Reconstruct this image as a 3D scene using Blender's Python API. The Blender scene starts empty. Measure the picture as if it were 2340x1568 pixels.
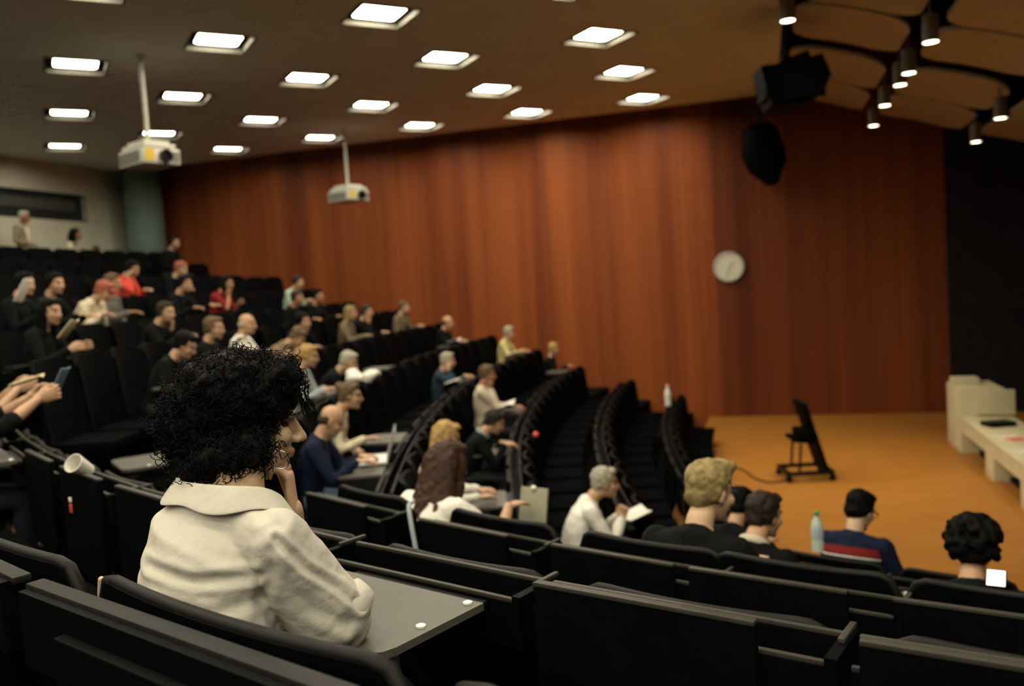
import bpy, bmesh, math, random
import numpy as np
from math import radians as rad, sin, cos, pi
from mathutils import Vector, Matrix, noise
from mathutils.geometry import delaunay_2d_cdt

sc = bpy.context.scene
COL = sc.collection
rng = random.Random(7)

# ------------------------------------------------------------------ materials
def mat(name, col, rough=0.6, var=0.12, scale=8.0, bump=0.0, bscale=120.0, metal=0.0, spec=0.5, emit=None, estr=0.0, sheen=0.0, sss=0.0, bdet=3, bdist=0.004):
    m = bpy.data.materials.new(name); m.use_nodes = True
    nt = m.node_tree; N = nt.nodes; L = nt.links
    b = N['Principled BSDF']
    tc = N.new('ShaderNodeTexCoord')
    nz = N.new('ShaderNodeTexNoise'); nz.inputs['Scale'].default_value = scale; nz.inputs['Detail'].default_value = 4
    L.new(tc.outputs['Object'], nz.inputs['Vector'])
    rp = N.new('ShaderNodeValToRGB')
    lo = [max(0, c*(1-var)) for c in col]; hi = [min(1, c*(1+var)) for c in col]
    rp.color_ramp.elements[0].position = 0.3; rp.color_ramp.elements[1].position = 0.7
    rp.color_ramp.elements[0].color = (*lo, 1); rp.color_ramp.elements[1].color = (*hi, 1)
    L.new(nz.outputs['Fac'], rp.inputs['Fac']); L.new(rp.outputs['Color'], b.inputs['Base Color'])
    b.inputs['Roughness'].default_value = rough; b.inputs['Metallic'].default_value = metal
    b.inputs['Specular IOR Level'].default_value = spec
    if sheen: b.inputs['Sheen Weight'].default_value = sheen
    if sss:
        b.inputs['Subsurface Weight'].default_value = sss
        b.inputs['Subsurface Radius'].default_value = (0.012, 0.005, 0.003)
    if bump:
        n2 = N.new('ShaderNodeTexNoise'); n2.inputs['Scale'].default_value = bscale; n2.inputs['Detail'].default_value = bdet
        L.new(tc.outputs['Object'], n2.inputs['Vector'])
        bp = N.new('ShaderNodeBump'); bp.inputs['Strength'].default_value = bump; bp.inputs['Distance'].default_value = bdist
        L.new(n2.outputs['Fac'], bp.inputs['Height']); L.new(bp.outputs['Normal'], b.inputs['Normal'])
    if emit:
        m.cycles.emission_sampling = 'FRONT'
        b.inputs['Emission Color'].default_value = (*emit, 1); b.inputs['Emission Strength'].default_value = estr
    return m

def wood_wall_mat(name='wood_wall', k=1.0, g=1.0):
    m = bpy.data.materials.new(name); m.use_nodes = True
    nt = m.node_tree; N = nt.nodes; L = nt.links; b = N['Principled BSDF']
    tc = N.new('ShaderNodeTexCoord')
    def stretch(sx, sz):
        mp = N.new('ShaderNodeMapping'); mp.inputs['Scale'].default_value = (sx, 1, sz)
        L.new(tc.outputs['Object'], mp.inputs['Vector']); return mp
    n1 = N.new('ShaderNodeTexNoise'); n1.inputs['Scale'].default_value = 1.0; n1.inputs['Detail'].default_value = 2
    L.new(stretch(1.7, 0.03).outputs[0], n1.inputs['Vector'])
    n2 = N.new('ShaderNodeTexNoise'); n2.inputs['Scale'].default_value = 1.0; n2.inputs['Detail'].default_value = 4
    L.new(stretch(14, 0.25).outputs[0], n2.inputs['Vector'])
    mx = N.new('ShaderNodeMix'); mx.data_type = 'FLOAT'; mx.inputs[0].default_value = 0.35
    L.new(n1.outputs['Fac'], mx.inputs[2]); L.new(n2.outputs['Fac'], mx.inputs[3])
    rp = N.new('ShaderNodeValToRGB'); e = rp.color_ramp.elements
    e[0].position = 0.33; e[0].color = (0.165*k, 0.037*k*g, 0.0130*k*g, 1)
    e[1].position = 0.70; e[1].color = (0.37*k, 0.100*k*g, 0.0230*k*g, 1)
    L.new(mx.outputs[0], rp.inputs['Fac'])
    # narrow seams between the planks
    sx = N.new('ShaderNodeSeparateXYZ'); L.new(tc.outputs['Object'], sx.inputs[0])
    ml = N.new('ShaderNodeMath'); ml.operation = 'MULTIPLY'; ml.inputs[1].default_value = 1/0.16; L.new(sx.outputs['X'], ml.inputs[0])
    fr = N.new('ShaderNodeMath'); fr.operation = 'FRACT'; L.new(ml.outputs[0], fr.inputs[0])
    lt = N.new('ShaderNodeMath'); lt.operation = 'LESS_THAN'; lt.inputs[1].default_value = 0.035; L.new(fr.outputs[0], lt.inputs[0])
    m2 = N.new('ShaderNodeMix'); m2.data_type = 'RGBA'
    L.new(lt.outputs[0], m2.inputs[0]); L.new(rp.outputs['Color'], m2.inputs[6]); m2.inputs[7].default_value = (0.13*k, 0.029*k*g, 0.014*k*g, 1)
    L.new(m2.outputs[2], b.inputs['Base Color'])
    b.inputs['Roughness'].default_value = 0.5; b.inputs['Specular IOR Level'].default_value = 0.15
    return m

def wood_floor_mat():
    m = bpy.data.materials.new('stage_floor'); m.use_nodes = True
    nt = m.node_tree; N = nt.nodes; L = nt.links; b = N['Principled BSDF']
    tc = N.new('ShaderNodeTexCoord')
    mp = N.new('ShaderNodeMapping'); mp.inputs['Scale'].default_value = (1, 6, 1); mp.inputs['Rotation'].default_value = (0, 0, 0.5)
    L.new(tc.outputs['Object'], mp.inputs['Vector'])
    nz = N.new('ShaderNodeTexNoise'); nz.inputs['Scale'].default_value = 1.3; nz.inputs['Detail'].default_value = 5
    L.new(mp.outputs[0], nz.inputs['Vector'])
    rp = N.new('ShaderNodeValToRGB'); e = rp.color_ramp.elements
    e[0].position = 0.3; e[0].color = (0.34, 0.138, 0.022, 1); e[1].position = 0.7; e[1].color = (0.42, 0.185, 0.031, 1)
    L.new(nz.outputs['Fac'], rp.inputs['Fac']); L.new(rp.outputs['Color'], b.inputs['Base Color'])
    b.inputs['Roughness'].default_value = 0.5; b.inputs['Specular IOR Level'].default_value = 0.3
    return m

MT = {}
LAMP_POWER = [56.0, 60.0, 46.0, 28.0, 21.0, 22.0]   # the rear lines are dimmed
def M(k): return MT[k]
def defmats():
    d = MT
    d['woodwall'] = wood_wall_mat(); d['woodwall_dimmed'] = wood_wall_mat('wood_wall_dimmed', 0.66, 1.0); d['stagefloor'] = wood_floor_mat()  # second wood copy is darkened: the dimmer light at the stage end is painted in
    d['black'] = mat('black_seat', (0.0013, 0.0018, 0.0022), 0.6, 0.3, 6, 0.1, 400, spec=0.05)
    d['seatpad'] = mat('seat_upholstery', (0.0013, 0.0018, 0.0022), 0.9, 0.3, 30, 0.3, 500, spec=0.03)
    d['blackmetal'] = mat('black_metal', (0.005, 0.0055, 0.006), 0.45, 0.2, 10, spec=0.2)
    d['alu'] = mat('aluminium_edge', (0.038, 0.036, 0.028), 0.5, 0.1, 20, spec=0.25)
    d['edge'] = mat('seat_edging', (0.007, 0.0068, 0.0060), 0.5, 0.2, 12, spec=0.15)
    d['band'] = mat('desk_edge_band', (0.012, 0.0115, 0.0095), 0.55, 0.2, 12, spec=0.2)
    d['bareedge'] = mat('worn_edge', (0.55, 0.45, 0.3), 0.5, 0.2, 40)
    d['tablet'] = mat('tablet_top', (0.082, 0.080, 0.062), 0.5, 0.06, 60, 0.1, 700)
    d['bumper'] = mat('bumper_nylon', (0.85, 0.84, 0.76), 0.4, 0.05, 20)
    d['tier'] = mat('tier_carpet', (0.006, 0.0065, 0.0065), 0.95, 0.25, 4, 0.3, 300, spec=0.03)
    d['ceil'] = mat('ceiling_paint', (0.86, 0.88, 0.80), 0.8, 0.05, 2, spec=0.2)
    d['panelc'] = mat('acoustic_panel', (0.60, 0.52, 0.38), 0.6, 0.06, 3, spec=0.3)
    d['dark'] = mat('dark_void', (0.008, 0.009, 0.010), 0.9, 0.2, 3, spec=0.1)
    d['darkwall'] = mat('dark_stage_wall', (0.012, 0.012, 0.014), 0.85, 0.2, 3, spec=0.15)
    d['lampframe'] = mat('lamp_frame', (0.15, 0.145, 0.12), 0.6, 0.05, 10, spec=0.1)
    d['lampback'] = mat('lamp_housing', (0.004, 0.004, 0.0035), 0.9, 0.05, 10, spec=0.0)
    for k, e in enumerate(LAMP_POWER): d['glow%d' % k] = mat('lamp_diffuser_%d' % k, (0.9, 0.9, 0.85), 0.5, 0.01, 5, emit=(1.0, 0.90, 0.70), estr=e)
    d['spotglow'] = mat('spot_lens', (0.9, 0.9, 0.85), 0.4, 0.01, 5, emit=(1.0, 0.90, 0.66), estr=12.0)
    d['spotcan'] = mat('spot_can', (0.16, 0.13, 0.09), 0.5, 0.1, 10)
    d['rearwall'] = mat('rear_wall_paint', (0.84, 0.83, 0.66), 0.7, 0.05, 2)
    d['column'] = mat('column_paint', (0.20, 0.30, 0.25), 0.6, 0.08, 2)
    d['glassdark'] = mat('booth_glass', (0.03, 0.045, 0.05), 0.2, 0.2, 3)
    d['blind'] = mat('booth_blind', (0.10, 0.10, 0.08), 0.7, 0.1, 5)
    d['projwhite'] = mat('projector_white', (0.66, 0.65, 0.56), 0.5, 0.05, 10)
    d['projgrille'] = mat('projector_grille', (0.19, 0.19, 0.15), 0.6, 0.1, 60)
    d['yellow'] = mat('yellow_label', (0.75, 0.50, 0.04), 0.5, 0.05, 20)
    d['lens'] = mat('lens_glass', (0.01, 0.01, 0.012), 0.15, 0.1, 10)
    d['bench'] = mat('bench_laminate', (0.70, 0.64, 0.42), 0.5, 0.05, 4)
    d['paper'] = mat('paper', (0.82, 0.79, 0.70), 0.8, 0.04, 10)
    d['creampaper'] = mat('cream_paper', (0.72, 0.62, 0.36), 0.8, 0.06, 10)
    d['redpaper'] = mat('red_print', (0.70, 0.16, 0.06), 0.8, 0.1, 20)
    d['clockface'] = mat('clock_face', (0.74, 0.74, 0.60), 0.5, 0.03, 10)
    d['clockrim'] = mat('clock_rim', (0.42, 0.42, 0.36), 0.4, 0.05, 10)
    d['clockhand'] = mat('clock_hand', (0.02, 0.02, 0.02), 0.5, 0.1, 10)
    d['screen'] = mat('lit_phone_screen', (0.8, 0.8, 0.8), 0.3, 0.02, 5, emit=(0.95, 0.97, 1.0), estr=1.6)
    d['skin'] = mat('skin', (0.50, 0.29, 0.165), 0.5, 0.08, 25, sss=0.0)
    d['skinpale'] = mat('skin_pale', (0.54, 0.355, 0.215), 0.55, 0.06, 25, sss=0.0)
    d['skintan'] = mat('skin_tan', (0.40, 0.19, 0.095), 0.5, 0.08, 25, sss=0.0)
    d['lip'] = mat('lip', (0.40, 0.20, 0.14), 0.5, 0.05, 30)
    d['eye'] = mat('eye_dark', (0.03, 0.02, 0.015), 0.2, 0.1, 30)
    for k, c in dict(hblack=(0.0032, 0.0030, 0.0030), hdark=(0.020, 0.012, 0.008), hbrown=(0.040, 0.018, 0.009), hgrey=(0.36, 0.33, 0.26), hblond=(0.40, 0.25, 0.085), hdkblond=(0.26, 0.19, 0.075), hwhite=(0.6, 0.57, 0.45), hmid=(0.11, 0.07, 0.035), hred=(0.34, 0.09, 0.06)).items():
        d[k] = mat('hair_' + k[1:], c, 0.6, 0.35, 40, 0.5, 200, spec=0.08 if k == 'hblack' else 0.25)
    for k, c in dict(cblack=(0.0025, 0.003, 0.0035), cnavy=(0.008, 0.013, 0.034), cwhite=(0.80, 0.77, 0.68), ccream=(0.68, 0.60, 0.42), cred=(0.72, 0.09, 0.06), ctan=(0.34, 0.29, 0.18), cgreyblue=(0.30, 0.34, 0.34), cteal=(0.42, 0.50, 0.42), cyellow=(0.62, 0.54, 0.24), cdkblue=(0.025, 0.042, 0.060), cbeige=(0.58, 0.50, 0.38), cbrown=(0.16, 0.12, 0.07), cgrey=(0.14, 0.13, 0.11), cmaroon=(0.22, 0.02, 0.02)).items():
        d[k] = mat('cloth_' + k[1:], c, 0.9, 0.12, 12, 0.25, 220, spec=0.15)
    d['jeans'] = mat('denim', (0.12, 0.20, 0.28), 0.85, 0.25, 30, 0.3, 400, spec=0.15)
    d['dktrouser'] = mat('dark_trousers', (0.006, 0.007, 0.009), 0.9, 0.2, 20)
    d['shoe'] = mat('shoe_leather', (0.02, 0.018, 0.016), 0.5, 0.2, 20)
    d['linen'] = mat('cream_linen', (0.585, 0.555, 0.47), 0.92, 0.05, 9, 0.55, 38, spec=0.1, bdet=9, bdist=0.006)
    d['silver'] = mat('silver', (0.75, 0.73, 0.66), 0.2, 0.05, 30, metal=1.0)
    d['laptopgrey'] = mat('laptop_shell', (0.30, 0.31, 0.30), 0.4, 0.05, 20, metal=0.3)
    d['keys'] = mat('laptop_deck', (0.75, 0.74, 0.70), 0.4, 0.03, 40)
    d['plasticred'] = mat('red_plastic', (0.75, 0.09, 0.05), 0.4, 0.08, 30)
    d['plasticgreen'] = mat('green_cap', (0.05, 0.30, 0.12), 0.4, 0.08, 30)
    d['water'] = mat('bottle_plastic', (0.50, 0.60, 0.50), 0.2, 0.05, 10)
    d['waterlabel'] = mat('bottle_label', (0.42, 0.52, 0.60), 0.5, 0.1, 20)
    d['clipb'] = mat('clipboard_board', (0.30, 0.29, 0.20), 0.6, 0.06, 20)
    d['brownchair'] = mat('brown_leatherette', (0.13, 0.035, 0.022), 0.5, 0.15, 12)
    d['bluebook'] = mat('blue_cover', (0.12, 0.20, 0.24), 0.6, 0.2, 20)
defmats()

# ------------------------------------------------------------------ mesh helpers
class PB:
    """collects verts, faces and a material slot per face"""
    def __init__(s): s.v = []; s.f = []; s.m = []
    def add(s, vs, fs, mi=0):
        o = len(s.v); s.v += [tuple(map(float, p)) for p in vs]; s.f += [tuple(i+o for i in f) for f in fs]; s.m += [mi]*len(fs); return s
    def box(s, c, d, rot=None, mi=0, bev=0.0):
        bm = bmesh.new(); bmesh.ops.create_cube(bm, size=1.0)
        for v in bm.verts: v.co = Vector((v.co.x*d[0], v.co.y*d[1], v.co.z*d[2]))
        if bev: bmesh.ops.bevel(bm, geom=bm.edges[:], offset=min(bev, min(d)*0.45), segments=2, affect='EDGES', profile=0.6)
        R = rot if rot is not None else Matrix.Identity(3); c = Vector(c)
        vs = [R @ v.co + c for v in bm.verts]; bm.verts.index_update()
        s.add(vs, [[v.index for v in f.verts] for f in bm.faces], mi); bm.free(); return s
    def loft(s, pts, rx, ry=None, xdir=None, n=14, caps=2, mi=0):
        """swept elliptical rings with rounded ends"""
        P = [np.array(p, float) for p in pts]; k = len(P)
        rx = [rx]*k if np.isscalar(rx) else list(rx); ry = rx if ry is None else ([ry]*k if np.isscalar(ry) else list(ry))
        T = []
        for i in range(k):
            t = P[min(i+1, k-1)]-P[max(i-1, 0)]; T.append(t/(np.linalg.norm(t)+1e-9))
        ref = np.array(xdir, float) if xdir is not None else (np.array([1., 0, 0]) if abs(T[0][0]) < 0.8 else np.array([0, 1., 0]))
        rings = []
        def ring(p, t, a, b):
            nonlocal ref
            x = ref-np.dot(ref, t)*t; x /= np.linalg.norm(x)+1e-9; y = np.cross(t, x)
            if xdir is None: ref = x
            rings.append([p+a*math.cos(q)*x+b*math.sin(q)*y for q in [2*pi*j/n for j in range(n)]])
        def cap(i, sgn):
            r = min(rx[i], ry[i]); out = []
            for c in range(1, caps+1):
                q = (pi/2)*c/(caps+0.6); out.append((P[i]+sgn*T[i]*r*math.sin(q), math.cos(q)))
            return out
        for p, sc_ in reversed(cap(0, -1)): ring(p, T[0], rx[0]*sc_, ry[0]*sc_)
        for i in range(k): ring(P[i], T[i], rx[i], ry[i])
        for p, sc_ in cap(k-1, 1): ring(p, T[-1], rx[-1]*sc_, ry[-1]*sc_)
        vs = [q for r in rings for q in r]; m = len(rings); fs = []
        for i in range(m-1):
            for j in range(n):
                a = i*n+j; b = i*n+(j+1) % n; fs.append((a, b, b+n, a+n))
        fs.append(tuple(reversed(range(n)))); fs.append(tuple((m-1)*n+j for j in range(n)))
        return s.add(vs, fs, mi)
    def ell(s, c, r, F=None, nu=14, nv=9, mi=0):
        """ellipsoid; F = 3x3 (columns right, forward, up)"""
        r = (r, r, r) if np.isscalar(r) else r; F = np.eye(3) if F is None else F; c = np.array(c, float)
        vs = [c+F@np.array([0, 0, -r[2]])]
        for i in range(1, nv):
            a = -pi/2+pi*i/nv
            for j in range(nu):
                b = 2*pi*j/nu; vs.append(c+F@np.array([r[0]*cos(a)*cos(b), r[1]*cos(a)*sin(b), r[2]*sin(a)]))
        vs.append(c+F@np.array([0, 0, r[2]])); fs = []
        for j in range(nu): fs.append((0, 1+(j+1) % nu, 1+j))
        for i in range(nv-2):
            for j in range(nu):
                a = 1+i*nu+j; b = 1+i*nu+(j+1) % nu; fs.append((a, b, b+nu, a+nu))
        o = 1+(nv-2)*nu; t = len(vs)-1
        for j in range(nu): fs.append((o+j, o+(j+1) % nu, t))
        return s.add(vs, fs, mi)
    def lathe(s, prof, n=24, c=(0, 0, 0), mi=0):
        vs = []; m = len(prof)
        for r, z in prof:
            for j in range(n):
                q = 2*pi*j/n; vs.append((c[0]+r*cos(q), c[1]+r*sin(q), c[2]+z))
        fs = [(i*n+j, i*n+(j+1) % n, (i+1)*n+(j+1) % n, (i+1)*n+j) for i in range(m-1) for j in range(n)]
        fs.append(tuple(reversed(range(n)))); fs.append(tuple((m-1)*n+j for j in range(n)))
        return s.add(vs, fs, mi)
    def prism(s, poly, z0, z1, mi=0):
        n = len(poly); vs = [(x, y, z0) for x, y in poly]+[(x, y, z1) for x, y in poly]
        fs = [tuple(reversed(range(n))), tuple(range(n, 2*n))]+[(i, (i+1) % n, n+(i+1) % n, n+i) for i in range(n)]
        return s.add(vs, fs, mi)
    def xform(s, Mx):
        s.v = [tuple(Mx @ Vector(p)) for p in s.v]; return s
    def mesh(s, name, mats, smooth=False):
        me = bpy.data.meshes.new(name); me.from_pydata(s.v, [], s.f)
        for m in mats: me.materials.append(m)
        me.polygons.foreach_set('material_index', s.m)
        if smooth is True: me.polygons.foreach_set('use_smooth', [True]*len(s.f))
        me.update()
        if smooth == 'auto':
            me.polygons.foreach_set('use_smooth', [True]*len(s.f)); me.set_sharp_from_angle(angle=rad(40))
        return me

def link(name, me, parent=None, label=None, cat=None, group=None, kind=None):
    o = bpy.data.objects.new(name, me); COL.objects.link(o)
    if parent is not None: o.parent = parent
    tag(o, label, cat, group, kind); return o
def tag(o, label=None, cat=None, group=None, kind=None):
    if label: o['label'] = label
    if cat: o['category'] = cat
    if group: o['group'] = group
    if kind: o['kind'] = kind
    return o
def empty(name, loc, rz=0.0, label=None, cat=None, group=None):
    o = bpy.data.objects.new(name, None); COL.objects.link(o); o.empty_display_size = 0.1
    o.location = loc; o.rotation_euler = (0, 0, rz); return tag(o, label, cat, group)
def part(name, pb, m, parent, smooth='auto', label=None):
    mats = m if isinstance(m, list) else [m]
    return link(name, pb.mesh(name, [MT[k] for k in mats], smooth), parent, label)
def struct(name, pb, m, smooth=False, label=None):
    mats = m if isinstance(m, list) else [m]
    return link(name, pb.mesh(name, [MT[k] for k in mats], smooth), None, label, None, None, 'structure')
def copy_tree(o, parent=None):
    c = o.copy(); COL.objects.link(c); c.parent = parent
    for ch in list(o.children): copy_tree(ch, c)
    return c

def remesh(pb, vox, smooth=4, name='tmp'):
    """fuses overlapping closed pieces into one continuous skin"""
    me = pb.mesh(name, [], False); o = bpy.data.objects.new(name, me); COL.objects.link(o)
    r = o.modifiers.new('r', 'REMESH'); r.mode = 'VOXEL'; r.voxel_size = vox; r.use_smooth_shade = True
    if smooth:
        s = o.modifiers.new('s', 'SMOOTH'); s.iterations = smooth; s.factor = 0.5
    dg = bpy.context.evaluated_depsgraph_get(); dg.update()
    out = bpy.data.meshes.new_from_object(o.evaluated_get(dg))
    bpy.data.objects.remove(o); bpy.data.meshes.remove(me)
    nv = len(out.vertices); co = np.empty(nv*3); out.vertices.foreach_get('co', co)
    fs = [tuple(p.vertices) for p in out.polygons]
    bpy.data.meshes.remove(out)
    return co.reshape(-1, 3), fs

def lump(p, seed):
    """smooth pseudo-random field made of sines"""
    q = np.random.RandomState(int(seed*10) % 100000); out = np.zeros(len(p))
    for k in range(9):
        d = q.normal(size=3); d *= q.uniform(0.7, 1.6)/np.linalg.norm(d)
        out += np.sin(2*pi*(p@d)*0.55+q.uniform(0, 6.28)+1.3*np.sin(2*pi*(p@np.roll(d, 1))*0.4+k))
    return out/4.0
def normals(V, faces):
    me = bpy.data.meshes.new('w'); me.from_pydata([tuple(p) for p in V], [], faces); me.update()
    nn = np.empty(len(V)*3); me.vertex_normals.foreach_get('vector', nn); bpy.data.meshes.remove(me); return nn.reshape(-1, 3)
def relax(V, faces, it):
    E = np.array([(f[i], f[(i+1) % len(f)]) for f in faces for i in range(len(f))]); n = np.bincount(E[:, 0], minlength=len(V))[:, None]+1e-9
    for _ in range(it):
        A = np.zeros_like(V)
        for c in range(3): A[:, c] = np.bincount(E[:, 0], weights=V[E[:, 1], c], minlength=len(V))
        V = 0.5*V+0.5*A/n
    return V
def wrinkle(V, faces, amp, scale, stretch=(1, 1, 1), seed=0.0):
    """push points along their normals by a little noise: cloth folds, hair clumps"""
    q = V*np.array(stretch)*scale
    return V+normals(V, faces)*((lump(q, seed)+0.5*lump(q*2.3, seed+5))*amp*0.7)[:, None]

def unit(a):
    a = np.array(a, float); return a/(np.linalg.norm(a)+1e-9)

# ------------------------------------------------------------------ the hall's measures (metres, X along the wood wall to the stage, Y towards that wall)
HC = 2.90
ZC = 6.153
WALLV = 17.65
CAM = np.array([[0.9576535, -0.0424485, -0.2847769], [0.2807448, -0.0818128, 0.9562892], [-0.0638915, -0.9957433, -0.0664311]])
FPX = 1965.0
def in_view(p, mx=140, my=120):
    c = CAM.T @ (np.array(p)-np.array([0, 0, HC]))
    if c[2] < 0.35: return False
    x = 1170+FPX*c[0]/c[2]; y = 784+FPX*c[1]/c[2]
    return -mx < x < 2340+mx and -my < y < 1568+my

cam = bpy.data.cameras.new('camera'); co_ = bpy.data.objects.new('camera', cam); COL.objects.link(co_)
cam.sensor_width = 36.0; cam.sensor_fit = 'HORIZONTAL'; cam.lens = 36*FPX/2340
R3 = Matrix([[CAM[r][0], -CAM[r][1], -CAM[r][2]] for r in range(3)])
co_.matrix_world = Matrix.Translation((0, 0, HC)) @ R3.to_4x4()
cam.clip_start = 0.02
cam.dof.use_dof = True; cam.dof.focus_distance = 1.78; cam.dof.aperture_fstop = 2.5
sc.camera = co_

# ------------------------------------------------------------------ shell
CM = (25.5, 15.0)      # far block centre of the rows
def RM(n): return 27.0+0.85*n
def FM(n): return -0.2+0.29*n
CN = (4.4, 14.9)       # near block centre
RN = {0: 9.3, 1: 10.5, 2: 11.75, 3: 12.9, 4: 13.9, 5: 14.72, 6: 15.9, 7: 17.0}
FN = {1: 0.28, 2: 0.53, 3: 1.0, 4: 1.25, 5: 1.45, 6: 1.72}
def polar(C, R, psi):
    return (C[0]-R*cos(psi), C[1]-R*sin(psi))
def near_polar(x, y):
    dx, dy = CN[0]-x, CN[1]-y
    return math.hypot(dx, dy), math.degrees(math.atan2(dy, dx))
def far_allowed(x, y):
    R, a = near_polar(x, y)
    return (a < 48.0) or (R < 12.3 and a < 57.5) or (a < 52 and R < 12.7)

def floor_tiers():
    pb = PB()
    pb.box((-7.0, 5.0, -0.3), (15.4, 26.0, 0.2))
    # far block: a curved slab per row
    for n in range(1, 14):
        r0 = RM(n-1)+0.14; r1 = RM(n)+0.14 if n < 13 else RM(12)+3.6
        z = FM(min(n, 12)); psi = rad(-5.6); prev = None
        step = rad(0.8)
        outs = []
        while True:
            a = polar(CM, r0, psi); b = polar(CM, r1, psi)
            if not far_allowed(*a) or psi > rad(40): break
            if b[0] < -14.6: b = (-14.6, b[1])
            outs.append((a, b)); psi += step
        for (a, b), (c, d) in zip(outs[:-1], outs[1:]):
            pb.prism([a, c, d, b], -0.2, z)
    for k in range(1, 7):
        r0 = RN[k-1]+0.16; r1 = RN[k]+0.16 if k < 6 else 22.0
        lo = {1: 61, 2: 59, 3: 58, 4: 49.5, 5: 49.5, 6: 49.5}[k]
        q = [polar(CN, 1, 0)]
        for i in range(24):
            a0 = rad(lo+(88-lo)*i/24); a1 = rad(lo+(88-lo)*(i+1)/24)
            pb.prism([polar(CN, r0, a0), polar(CN, r0, a1), polar(CN, r1, a1), polar(CN, r1, a0)], -0.2, FN[k])
    struct('floor', pb, 'tier')
floor_tiers()
struct('floor_stage', PB().box((4.4, 10.35, -0.12), (11.2, 14.7, 0.24)), 'stagefloor')

def ceiling():
    # lamps stand in a diamond grid; each has a square hole rotated by 45 degrees
    holes = []
    pts = [(-14.6, -9.0), (6.0, -9.0), (6.0, 6.3), (0.36, 6.3), (0.36, 17.1), (-14.6, 17.1)]; edges = [(0, 1), (1, 2), (2, 3), (3, 4), (4, 5), (5, 0)]
    for (x, y) in LAMPS:
        o = len(pts); h = 0.53
        pts += [(x-h, y), (x, y-h), (x+h, y), (x, y+h)]; edges += [(o+i, o+(i+1) % 4) for i in range(4)]; holes.append((x, y))
    vs, es, fs, *_ = delaunay_2d_cdt([Vector(p) for p in pts], edges, [], 1, 1e-5)
    F = []
    for f in fs:
        c = sum((vs[i] for i in f), Vector((0, 0)))/len(f)
        if any(abs(c.x-x)+abs(c.y-y) < 0.525 for x, y in holes): continue
        F.append(tuple(f))
    pb = PB(); pb.add([(v.x, v.y, ZC) for v in vs], F)
    pb.add([(-14.6, 17.1, ZC), (0.36, 17.1, ZC), (0.36, 17.1, ZC+0.5), (-14.6, 17.1, ZC+0.5)], [(0, 1, 2, 3)])
    pb.add([(0.36, 6.3, ZC), (0.36, 17.1, ZC), (0.36, 17.1, ZC+0.9), (0.36, 6.3, ZC+0.9)], [(0, 1, 2, 3)])
    struct('ceiling', pb, 'ceil')
OX, OY = -2.001, 7.352
LAMPS = []; LAMP_IJ = []
for i in range(-2, 6):  # negative lines are unseen lamps over the near right wing, added to light the foreground
    for j in range(-6, 5):
        if (i, j) in ((5, 4), (0, 0)) and False: continue
        if (i, j) == (5, 4): continue
        x, y = OX-2.2*i, OY+2.2*j
        if y < -6 or (j < -3 and i > 2) or (i < 0 and j > -2): continue
        LAMPS.append((x, y)); LAMP_IJ.append((i, j))
ceiling()

# lamps
def make_lamp(glow):
    t = empty('ceiling_light', (0, 0, 0))
    h = 0.53; w = 0.035; d = 0.105
    fr = PB()
    R45 = Matrix.Rotation(rad(45), 3, 'Z'); s = h*math.sqrt(2)
    for q in range(4):
        Rq = Matrix.Rotation(rad(45+90*q), 3, 'Z')
        fr.box(Rq @ Vector((s/2-0.012, 0, d/2-0.012)), (0.024, s, d), Rq)
    hs = PB().box((0, 0, d-0.005), (s, s, 0.01), R45)
    df = PB(); pl = []
    a = 0.262; r = 0.06
    for q in range(4):
        cx, cy = [(1, 1), (-1, 1), (-1, -1), (1, -1)][q]
        for k in range(5):
            an = rad(90*q+22.5*k); pl.append((cx*(a-r)+r*cos(an), cy*(a-r)+r*sin(an)))
    pl = [tuple((R45 @ Vector((x, y, 0))).to_2d()) for x, y in pl]
    df.prism(pl, d-0.055, d-0.015); df.m = [1 if k == 0 else 0 for k in range(len(df.f))]
    part('frame', fr, 'lampframe', t, False); part('housing', hs, 'lampback', t, False); part('diffuser', df, ['lampframe', glow], t, 'auto', 'glowing white diffuser')
    return t
ORD = ['first', 'second', 'third', 'fourth', 'fifth', 'sixth', 'seventh', 'eighth', 'ninth', 'tenth', 'eleventh', 'twelfth', 'thirteenth', 'fourteenth', 'fifteenth', 'sixteenth', 'seventeenth', 'eighteenth', 'nineteenth', 'twentieth']
lamp0 = {}
for (x, y), (i, j) in zip(LAMPS, LAMP_IJ):
    if i not in lamp0: l = lamp0[i] = make_lamp('glow%d' % max(i, 0))
    else: l = copy_tree(lamp0[i])
    l.location = (x, y, ZC)
    nfw = 4-j-(1 if i == 5 else 0)
    tag(l, 'square ceiling light, %s from the wood wall, %s line from the stage' % (ORD[nfw], ORD[i+2]), 'light', 'square ceiling lights')  # the added lines over the near right wing carry this label too

# walls
struct('wall_far', PB().box(((-14.6-0.93)/2, WALLV+0.1, 3.2), (13.67, 0.2, 7.6)), 'woodwall')
struct('wall_far', PB().box(((3.25-0.93)/2, WALLV+0.11, 3.2), (4.18, 0.2, 7.6)), 'woodwall_dimmed')  # stage end of the same wood, its shade put into the colour
struct('wall_stage', PB().box((6.6, WALLV+0.06, 3.2), (6.7, 0.2, 7.6)).box((10.0, 8.5, 3.2), (0.2, 19.0, 7.6)), 'darkwall')
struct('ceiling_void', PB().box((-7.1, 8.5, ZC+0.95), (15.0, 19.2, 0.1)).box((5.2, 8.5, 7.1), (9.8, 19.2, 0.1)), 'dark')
rw = PB()
rw.box((-14.7, 4.6, 3.0), (0.2, 26.3, 3.9)).box((-14.7, 4.6, 5.9), (0.2, 26.3, 0.79))
rw.box((-14.7, 16.9, 5.23), (0.2, 1.7, 0.58)).box((-14.7, 1.5, 5.23), (0.2, 18.0, 0.58))
struct('wall_rear', rw, 'rearwall')
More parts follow.
